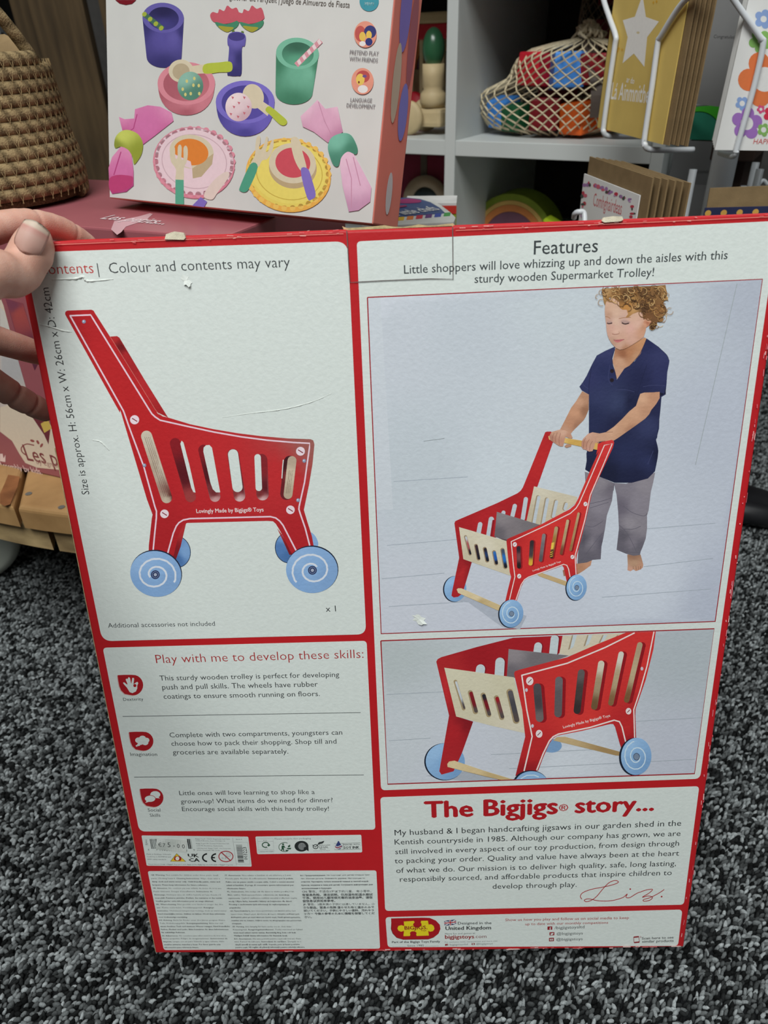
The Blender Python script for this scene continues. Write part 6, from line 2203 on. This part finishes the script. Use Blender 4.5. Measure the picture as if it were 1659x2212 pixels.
# --- lower left cubby: plum box with a round window
c = at_shelf(890, 400, .12)
T0 = SM @ Matrix.Translation((c.x, .10, zl))
pb = thing('plum_toy_box', 'dark plum toy box with a round cream dial in the lower left cube', 'toy', T0)
obj('body', box_bm(-.012, .085, 0, .10, 0, .135, .003), plain('plum_card', S(104, 22, 54), .5), pb)
obj('grey_band', box_bm(.028, .040, -.001, .002, .09, .135), plain('grey_band', S(80, 76, 72), .6), pb)
bm = bmesh.new()
lathe(bm, [(.026, -.006), (.044, -.006), (.044, .0), (.026, .0), (.026, -.006)], 36)
bmesh.ops.rotate(bm, verts=bm.verts[:], matrix=Matrix.Rotation(PI / 2, 3, 'X'))
bmesh.ops.translate(bm, verts=bm.verts[:], vec=(.040, -.0065, .060))
obj('dial_ring', bm, plain('dial_cream', S(150, 138, 118), .6), pb, True)
bm = bmesh.new()
lathe(bm, [(0, -.004), (.0255, -.004), (.0255, 0), (0, 0)], 30)
bmesh.ops.rotate(bm, verts=bm.verts[:], matrix=Matrix.Rotation(PI / 2, 3, 'X'))
bmesh.ops.translate(bm, verts=bm.verts[:], vec=(.040, -.0045, .060))
obj('dial_centre', bm, plain('dial_teal', S(46, 62, 66), .5), pb, True)

# --- dark display shelf further back on the right, with a green and teal toy
DM = SM @ Matrix.Translation((PITCH + .030, .055, 0))
dn = DM.to_3x3() @ Vector((0, 1, 0))
dA = at_pl(1490, 306, DM.translation, dn)
dw = .088
ds = thing('display_shelf', 'dark brown display shelf in the shade behind the card rack', 'shelf', DM)
M['dark_brown'] = plain('dark_brown_board', S(58, 44, 38), .6, .3, .1)
zt = dA.z
obj('top_board', box_bm(0, dw, 0, .28, zt - .022, zt, .002), M['dark_brown'], ds)
obj('plinth', box_bm(.012, dw - .012, .02, .26, 0, zt - .0222), M['dark_brown'], ds)
q = DM.inverted() @ at_pl(1506, 300, DM @ Vector((0, .04, 0)), dn)
arch_toy('bright green arch toy with a teal core behind the card rack', DM @ Matrix.Translation((q.x, .04, zt + .001)), ((.047, .034), (.033, .0001)), (plain('vivid_green', S(60, 160, 40), .4), TEAL), .05)

# ------------------------------------------------------------------ blue cookery set and bright box beside the white carton
CZ = .502
cA, cB, cC, cD = at_z(818, 486, CZ), at_z(990, 474, CZ), at_z(940, 424, CZ), at_z(815, 428, CZ)
ex = (cB - cA).normalized()
CM = frame(Vector((cA.x, cA.y, TZ + .001)) - ex * .09, ex, Vector((0, 0, 1)))
ck = thing('cookery_set_box', 'blue and white box with a rounded corner and colour swatches, right of the white carton', 'box', CM)
inv = CM.inverted()


def top_pts(pts, dz=0.0):
    out = []
    for p in pts:
        w = inv @ at_z(p[0], p[1], CZ)
        out.append((w.x, w.y))
    return out


def top_prism(pts, z0, z1):
    bm = bmesh.new()
    lo = [bm.verts.new((a, b, z0)) for a, b in pts]
    hi = [bm.verts.new((a, b, z1)) for a, b in pts]
    bm.faces.new(lo[::-1])
    bm.faces.new(hi)
    n = len(pts)
    for i in range(n):
        bm.faces.new((lo[i], lo[(i + 1) % n], hi[(i + 1) % n], hi[i]))
    bmesh.ops.recalc_face_normals(bm, faces=bm.faces[:])
    return bm


H = CZ - TZ - .001
shape = top_pts([(782, 490), (980, 480), (984, 470), (972, 458), (952, 443), (930, 432), (905, 427), (782, 430)])
obj('lid', top_prism(shape, H - .006, H), plain('cookery_white', S(206, 208, 204), .4), ck)
obj('carton', top_prism(shape, 0, H - .0062), plain('cookery_navy', S(58, 74, 116), .45), ck)
obj('lid_picture', top_prism(top_pts([(784, 476), (820, 473), (961, 461), (950, 450), (930, 438), (908, 431), (880, 428), (784, 431)]), H + .0001, H + .0006), plain('cookery_blue', S(54, 78, 124), .4, .4, .2, 60), ck)
obj('pink_title', top_prism(catmull(top_pts([(856, 435), (880, 431), (908, 434), (906, 439), (880, 441), (858, 440)]), 4), H + .0008, H + .0010), plain('cookery_pink', S(150, 40, 104), .4), ck)
obj('picture_hand', top_prism(catmull(top_pts([(826, 446), (852, 443), (866, 447), (860, 452), (830, 455)]), 4), H + .0008, H + .0010), plain('cookery_skin', S(190, 140, 120), .4), ck)
obj('picture_roll', top_prism(top_pts([(820, 452), (876, 445), (880, 448), (822, 458)]), H + .0011, H + .0013), plain('cookery_magenta', S(140, 40, 96), .4), ck)
for i, (c_, nm_) in enumerate((((196, 196, 180), 'grey'), ((226, 180, 40), 'yellow'), ((216, 124, 60), 'orange'), ((196, 44, 70), 'red'), ((92, 42, 120), 'purple'), ((44, 70, 160), 'blue'), ((60, 150, 70), 'green'))):
    x0 = 838 + i * 20.0
    y0 = 478 - i * 1.9
    o = obj('swatch', top_prism(top_pts([(x0, y0 + 1), (x0 + 14, y0), (x0 + 16, y0 - 7), (x0 + 2, y0 - 6)]), H + .0001, H + .0005), plain(nm_ + '_swatch', S(*c_), .4), ck)
V, Fc = font_mesh('for little chefs', .01, 2, .25)
a, b2 = [Vector(q) for q in top_pts([(846, 471), (953, 455)])]
dxx = b2 - a
k = dxx.length / V[:, 0].max()
dxx.normalize()
dyy = Vector((-dxx.y, dxx.x))
bm = bmesh.new()
vs = [bm.verts.new((*(a + dxx * (x * k) + dyy * (y * k * 3.2)), H + .0013)) for x, y in V]
for f in Fc:
    try:
        bm.faces.new([vs[i] for i in f])
    except ValueError:
        pass
obj('lid_lettering', bm, plain('cookery_letters', S(214, 216, 216), .4), ck)
q = at_z(985, 436, .492)
GM = frame(Vector((q.x - .062, q.y, TZ + .001)), Vector((1, -.12, 0)), Vector((0, 0, 1)))
gb = thing('bright_toy_box', 'red, green and yellow toy box with a white top, behind the blue cookery box', 'box', GM)
obj('carton', box_bm(0, .062, 0, .05, 0, .208, .001), plain('lime_print', S(160, 176, 50), .5, .3, .3, 40), gb)
obj('lid', box_bm(-.0003, .0623, -.0003, .0503, .2082, .211), plain('box_white', S(206, 206, 204), .5), gb)
obj('red_stripe', box_bm(-.0004, .0624, -.0008, .002, .199, .208), plain('box_red', S(196, 54, 44), .5), gb)
for p0, c_ in (([(.008, .178), (.034, .194), (.042, .168), (.02, .156)], (50, 120, 60)), ([(.036, .158), (.06, .178), (.061, .138), (.046, .133)], (206, 70, 50))):
    obj('side_shape', prism(bmesh.new(), p0, -.0012, .0005), plain('box_shape', S(*c_), .5), gb)
# ------------------------------------------------------------------ greeting card spinner rack
pole = at_d(1560, 370, .90)
rk = thing('card_rack', 'white wire greeting card spinner on a black floor base, right of the shelf', 'rack', Matrix.Translation((pole.x, pole.y, 0)))
RI = rk.matrix_world.inverted()
bm = bmesh.new()
tube(bm, [(0, 0, .05), (0, 0, 1.0)], .015, 20)
obj('pole', bm, M['white_wire'], rk, True)
for dx, dy in ((.03, -.035), (-.045, -.02), (.05, .02)):
    bm = bmesh.new()
    tube(bm, [(dx, dy, .2), (dx, dy, .515)], .0045, 10)
    obj('upright_wire', bm, M['white_wire'], rk, True)
for z in (.21, .44):
    bm = bmesh.new()
    tube(bm, [(.06 * math.cos(t), .06 * math.sin(t), z) for t in [2 * PI * i / 32 for i in range(32)]], .003, 8, False, True)
    obj('hoop', bm, M['white_wire'], rk, True)
lt = at_z(1585, 1068, .03) - Vector((pole.x, pole.y, 0))
rt_ = at_z(1720, 1112, .03) - Vector((pole.x, pole.y, 0))
dirv = (rt_ - lt).normalized()
bm = bmesh.new()
a0, a1 = lt - dirv * .05, rt_ + dirv * .25
tube(bm, [(a0.x, a0.y, .026), (a1.x, a1.y, .026)], .0255, 20)
obj('floor_leg', bm, M['black_metal'], rk, True)
bm = bmesh.new()
mid = (a0 * .55 + a1 * .45)
tube(bm, [(mid.x, mid.y, .026), (0, 0, .026)], .018, 20)
tube(bm, [(0, 0, .02), (0, 0, .09)], .03, 20)
obj('floor_leg', bm, M['black_metal'], rk, True)


def wire(pts, r=.0026, name='pocket_wire'):
    q = [RI @ at_d(x, y, d) for x, y, d in pts]
    bm = bmesh.new()
    tube(bm, catmull([tuple(p) for p in q], 5, False), r, 10)
    return obj(name, bm, M['white_wire'], rk, True)


wire([(1240, 470, .80), (1242, 462, .79), (1250, 458, .785), (1262, 462, .785), (1262, 500, .785)], .003)
wire([(1490, 228, .95), (1515, 224, .93), (1545, 222, .92)], .003)
wire([(1470, 402, 1.0), (1545, 404, 1.0), (1659, 406, 1.0)], .0025)
wire([(1635, 404, .95), (1648, 390, .95), (1659, 400, .95)], .0025)


def wire_on(F, pts, tail, off=.0045, r=.0030):
    """a pocket wire lying just in front of a card, then bending back under it"""
    n = F.to_3x3() @ Vector((0, -1, 0))
    p = F.translation + n * off
    q = [RI @ at_pl(x, y, p, n) for x, y in pts]
    last = at_pl(*pts[-1], p, n)
    for k, dz in tail:
        q.append(RI @ (last - n * k + Vector((0, 0, dz))))
    bm = bmesh.new()
    tube(bm, catmull([tuple(v) for v in q], 5, False), r, 10)
    return obj('pocket_wire', bm, M['white_wire'], rk, True)


def card(name, label, cat, BL, BR, h, mat, thick=.0012, lean=0.0, group=None, up=None, off=0.0):
    a, b = at_d(*BL), at_d(*BR)
    ex = (b - a).normalized()
    u = (up or Vector((0, 0, 1)))
    u = (u - ex * u.dot(ex)).normalized()
    u = Matrix.Rotation(math.radians(-lean), 3, ex) @ u
    F = frame(a, ex, u)
    if off:
        F = F @ Matrix.Translation((0, off, 0))
    w = (b - a).length
    t = thing(name, label, cat, F, group)
    return t, F, w


def sheet(name, t, w, h, mat, y0=0.0, y1=.0012, x0=0.0, z0=0.0):
    return obj(name, box_bm(x0, w, y0, y1, z0, h), mat, t)


M['gold_card'] = plain('mustard_card', S(182, 158, 88, 1.5), .6, .25, .05, 30)
M['card_white'] = plain('white_card', S(206, 206, 204, 1.3), .6, .25, .03)
# star card in front of its envelopes
t, F, w = card('star_card', 'mustard yellow greeting card with a big white star, in the rack', 'card', (1290, 275, .880), (1430, 312, .757), .16, M['gold_card'])
sheet('card', t, w, .19, M['gold_card'])
P = Print(F, 1e-4)
P.K = 1.5
P.crop(1200, 0, 3.614)
STW = (206, 204, 200)
P.poly([(680, -40), (706, 132), (808, 168), (716, 290), (694, 522), (612, 418), (524, 494), (564, 290), (526, 158), (620, 130)], STW)
P.ell(645, 255, 12, 10, (188, 176, 140))
P.text('ar do', (552, 642), (612, 656), STW, bold=.01)
P.text('Lá Ainmnithe', (432, 772), (724, 806), STW, bold=.012, hs=1.5)
for x, y in ((495, 380), (485, 400), (765, 20), (758, 720), (768, 706), (520, 388), (790, 12)):
    P.poly([(x, y - 14), (x + 8, y), (x, y + 14), (x - 8, y)], (186, 142, 40))
P.crop()
P.build('star_print', M['gloss_ink'], t)
TAIL = [(.006, -.005), (.03, -.007), (.06, -.008)]
wire_on(F, [(1290, -60), (1304, 0), (1317, 40), (1330, 78), (1328, 100), (1315, 190), (1304, 272), (1304, 284)], TAIL)
wire_on(F, [(1540, -40), (1478, 2), (1428, 78), (1421, 95), (1408, 190), (1392, 300), (1393, 312)], TAIL)
for k in range(5):
    off = .002 + .0034 * k
    t2 = thing('kraft_envelope', ('first', 'second', 'third', 'fourth', 'rearmost')[k] + ' brown kraft envelope counted back behind the star card', 'envelope', F @ Matrix.Translation((.004 + .003 * k, off, .001 * (k % 2))), 'envelopes behind the star card')
    sheet('envelope', t2, w + .006, .19, M['kraft'], 0, .0014)
    if k in (1, 3):
        t3 = thing('star_card', 'plain edge of a yellow card tucked ' + ('behind the second' if k == 1 else 'before the rearmost') + ' kraft envelope', 'card', F @ Matrix.Translation((.004, off + .0020, .001)), 'cards tucked between envelopes')
        sheet('card', t3, w - .002, .186, M['gold_card'], 0, .0008)
# dark brown holder edge seen left of the star card
t = thing('dark_card', 'dark brown card edge standing left of the star card', 'card', F @ Matrix.Translation((-.008, .0035, .012)))
sheet('card', t, .03, .17, plain('dark_brown_card', S(52, 40, 34), .6), 0, .0008)

# flower birthday card with the stack behind it
t, F, w = card('flower_card', 'white birthday card printed with colourful flowers, at the right edge of the rack', 'card', (1544, 324, .79), (1700, 326, .782), .2, M['card_white'])
sheet('card', t, w + .03, .20, M['card_white'])
P = Print(F, 1e-4)
P.K = 1.3
P.crop(1440, 0, 4.608)


def flower(cx, cy, r, n, col, hole, a0=0.0):
    for i in range(n):
        a = a0 + 2 * PI * i / n
        P.ell(cx + r * .62 * math.cos(a), cy + r * .66 * math.sin(a), r * .42, r * .44, col, 0, 18)
    P.ell(cx, cy, r * .55, r * .58, col, 0, 20)
    P.ell(cx, cy, r * hole, r * hole * 1.05, (208, 208, 206), 0, 24)


flower(965, 190, 90, 5, (128, 152, 196), .34)
flower(930, 410, 110, 5, (124, 168, 92), .22, .4)
flower(975, 790, 255, 5, (206, 112, 66), .46, .6)
flower(752, 1030, 66, 5, (126, 152, 196), .40, .3)
flower(938, 1088, 40, 5, (196, 74, 116), .36, .5)
flower(1040, 1140, 75, 5, (196, 50, 72), .3, .2)
flower(798, 1228, 150, 5, (146, 104, 172), .42, -.2)
flower(965, 1292, 62, 5, (124, 166, 92), .42, .1)
flower(1180, 420, 120, 5, (206, 70, 60), .3, .1)
P.text('HAPPY BIRTHDAY', (860, 1432), (1420, 1436), (186, 70, 70))
P.crop()
P.build('flower_print', M['gloss_ink'], t)
wire_on(F, [(1560, -40), (1588, 4), (1640, 78), (1648, 98), (1628, 190), (1592, 318), (1590, 328)], TAIL)
for k in range(5):
    t2 = thing('flower_card', ('nearest', 'second', 'third', 'fourth', 'last')[k] + ' plain white card of the stack behind the flower card', 'card', F @ Matrix.Translation((-.0004 * k, .0022 + .0024 * k, .002 * k)), 'stack behind the flower card')
    sheet('card', t2, w + .03, .20, M['card_white'], 0, .0016)

# congratulations card and its envelopes
_a, _b = at_d(1262, 375, .83), at_d(1382, 422, .716)
t, F, w = card('congratulations_card', 'white card with red script inside a wreath of roses, low in the rack', 'card', (1262, 375, .83), (1382, 422, .716), .1, M['card_white'])
F = F @ Matrix.Translation((0, 0, -.11))
t.matrix_world = F
P0 = Print(F)
zz = P0.uv((1264, 375))
x1 = P0.uv((1383, 422))
sheet('card', t, w, .11, M['card_white'], 0, .0012)
P = Print(F, 1e-4)
P.K = 1.3
P.crop(1200, 0, 3.614)
P.text('Comhghairdeas', (292, 1605), (512, 1678), (186, 84, 88), hs=1.7)
rc = random.Random(2)
edge = [(240, 1440), (300, 1452), (360, 1475), (430, 1500), (500, 1530), (570, 1565), (606, 1620), (600, 1680), (222, 1520), (214, 1600), (206, 1680), (260, 1440), (330, 1465), (400, 1488), (470, 1515), (540, 1548)]
for x, y in edge:
    for _ in range(3):
        P.ell(x + rc.uniform(-14, 14), y + rc.uniform(-14, 14), rc.uniform(6, 17), rc.uniform(7, 18), rc.choice(((176, 48, 66), (176, 140, 180), (60, 70, 64), (196, 90, 110), (150, 110, 160))), 0, 12)
P.crop()
P.build('wreath_print', M['gloss_ink'], t)
ke = P0.uv((1270, 338))
kx = P0.uv((1404, 394))
for k in range(6):
    t2 = thing('kraft_envelope', ('front', 'second', 'third', 'fourth', 'fifth', 'rearmost')[k] + ' brown kraft envelope of the fan behind the rose wreath card', 'envelope', F @ Matrix.Translation((.002 * k, .0020 + .0068 * k, -.001 * k)), 'envelopes behind the wreath card')
    sheet('envelope', t2, kx[0], ke[1], M['kraft'], 0, .0018, ke[0])

# navy card with gold dots under a kraft envelope, right corner
t, F, w = card('kraft_envelope', 'brown kraft envelope lying along the right corner above the navy card', 'envelope', (1526, 452, .775), (1690, 446, .765), .02, M['kraft'])
sheet('envelope', t, w, .021, M['kraft'], 0, .0016)
t, F2, w2 = card('dotted_card', 'navy card with gold dots just over the carton top at the right', 'card', (1518, 476, .770), (1690, 472, .760), .013, M['card_white'])
sheet('card', t, w2, .0125, plain('navy_card', S(38, 42, 72), .5), 0, .0014)
for x in (.004, .020, .036, .052):
    bm = bmesh.new()
    bmesh.ops.create_circle(bm, cap_ends=True, segments=16, radius=.0032, matrix=Matrix.Translation((x, -.0003, .007)) @ Matrix.Rotation(PI / 2, 4, 'X'))
    obj('gold_dot', bm, plain('gold_dot', S(190, 146, 70), .5), t)

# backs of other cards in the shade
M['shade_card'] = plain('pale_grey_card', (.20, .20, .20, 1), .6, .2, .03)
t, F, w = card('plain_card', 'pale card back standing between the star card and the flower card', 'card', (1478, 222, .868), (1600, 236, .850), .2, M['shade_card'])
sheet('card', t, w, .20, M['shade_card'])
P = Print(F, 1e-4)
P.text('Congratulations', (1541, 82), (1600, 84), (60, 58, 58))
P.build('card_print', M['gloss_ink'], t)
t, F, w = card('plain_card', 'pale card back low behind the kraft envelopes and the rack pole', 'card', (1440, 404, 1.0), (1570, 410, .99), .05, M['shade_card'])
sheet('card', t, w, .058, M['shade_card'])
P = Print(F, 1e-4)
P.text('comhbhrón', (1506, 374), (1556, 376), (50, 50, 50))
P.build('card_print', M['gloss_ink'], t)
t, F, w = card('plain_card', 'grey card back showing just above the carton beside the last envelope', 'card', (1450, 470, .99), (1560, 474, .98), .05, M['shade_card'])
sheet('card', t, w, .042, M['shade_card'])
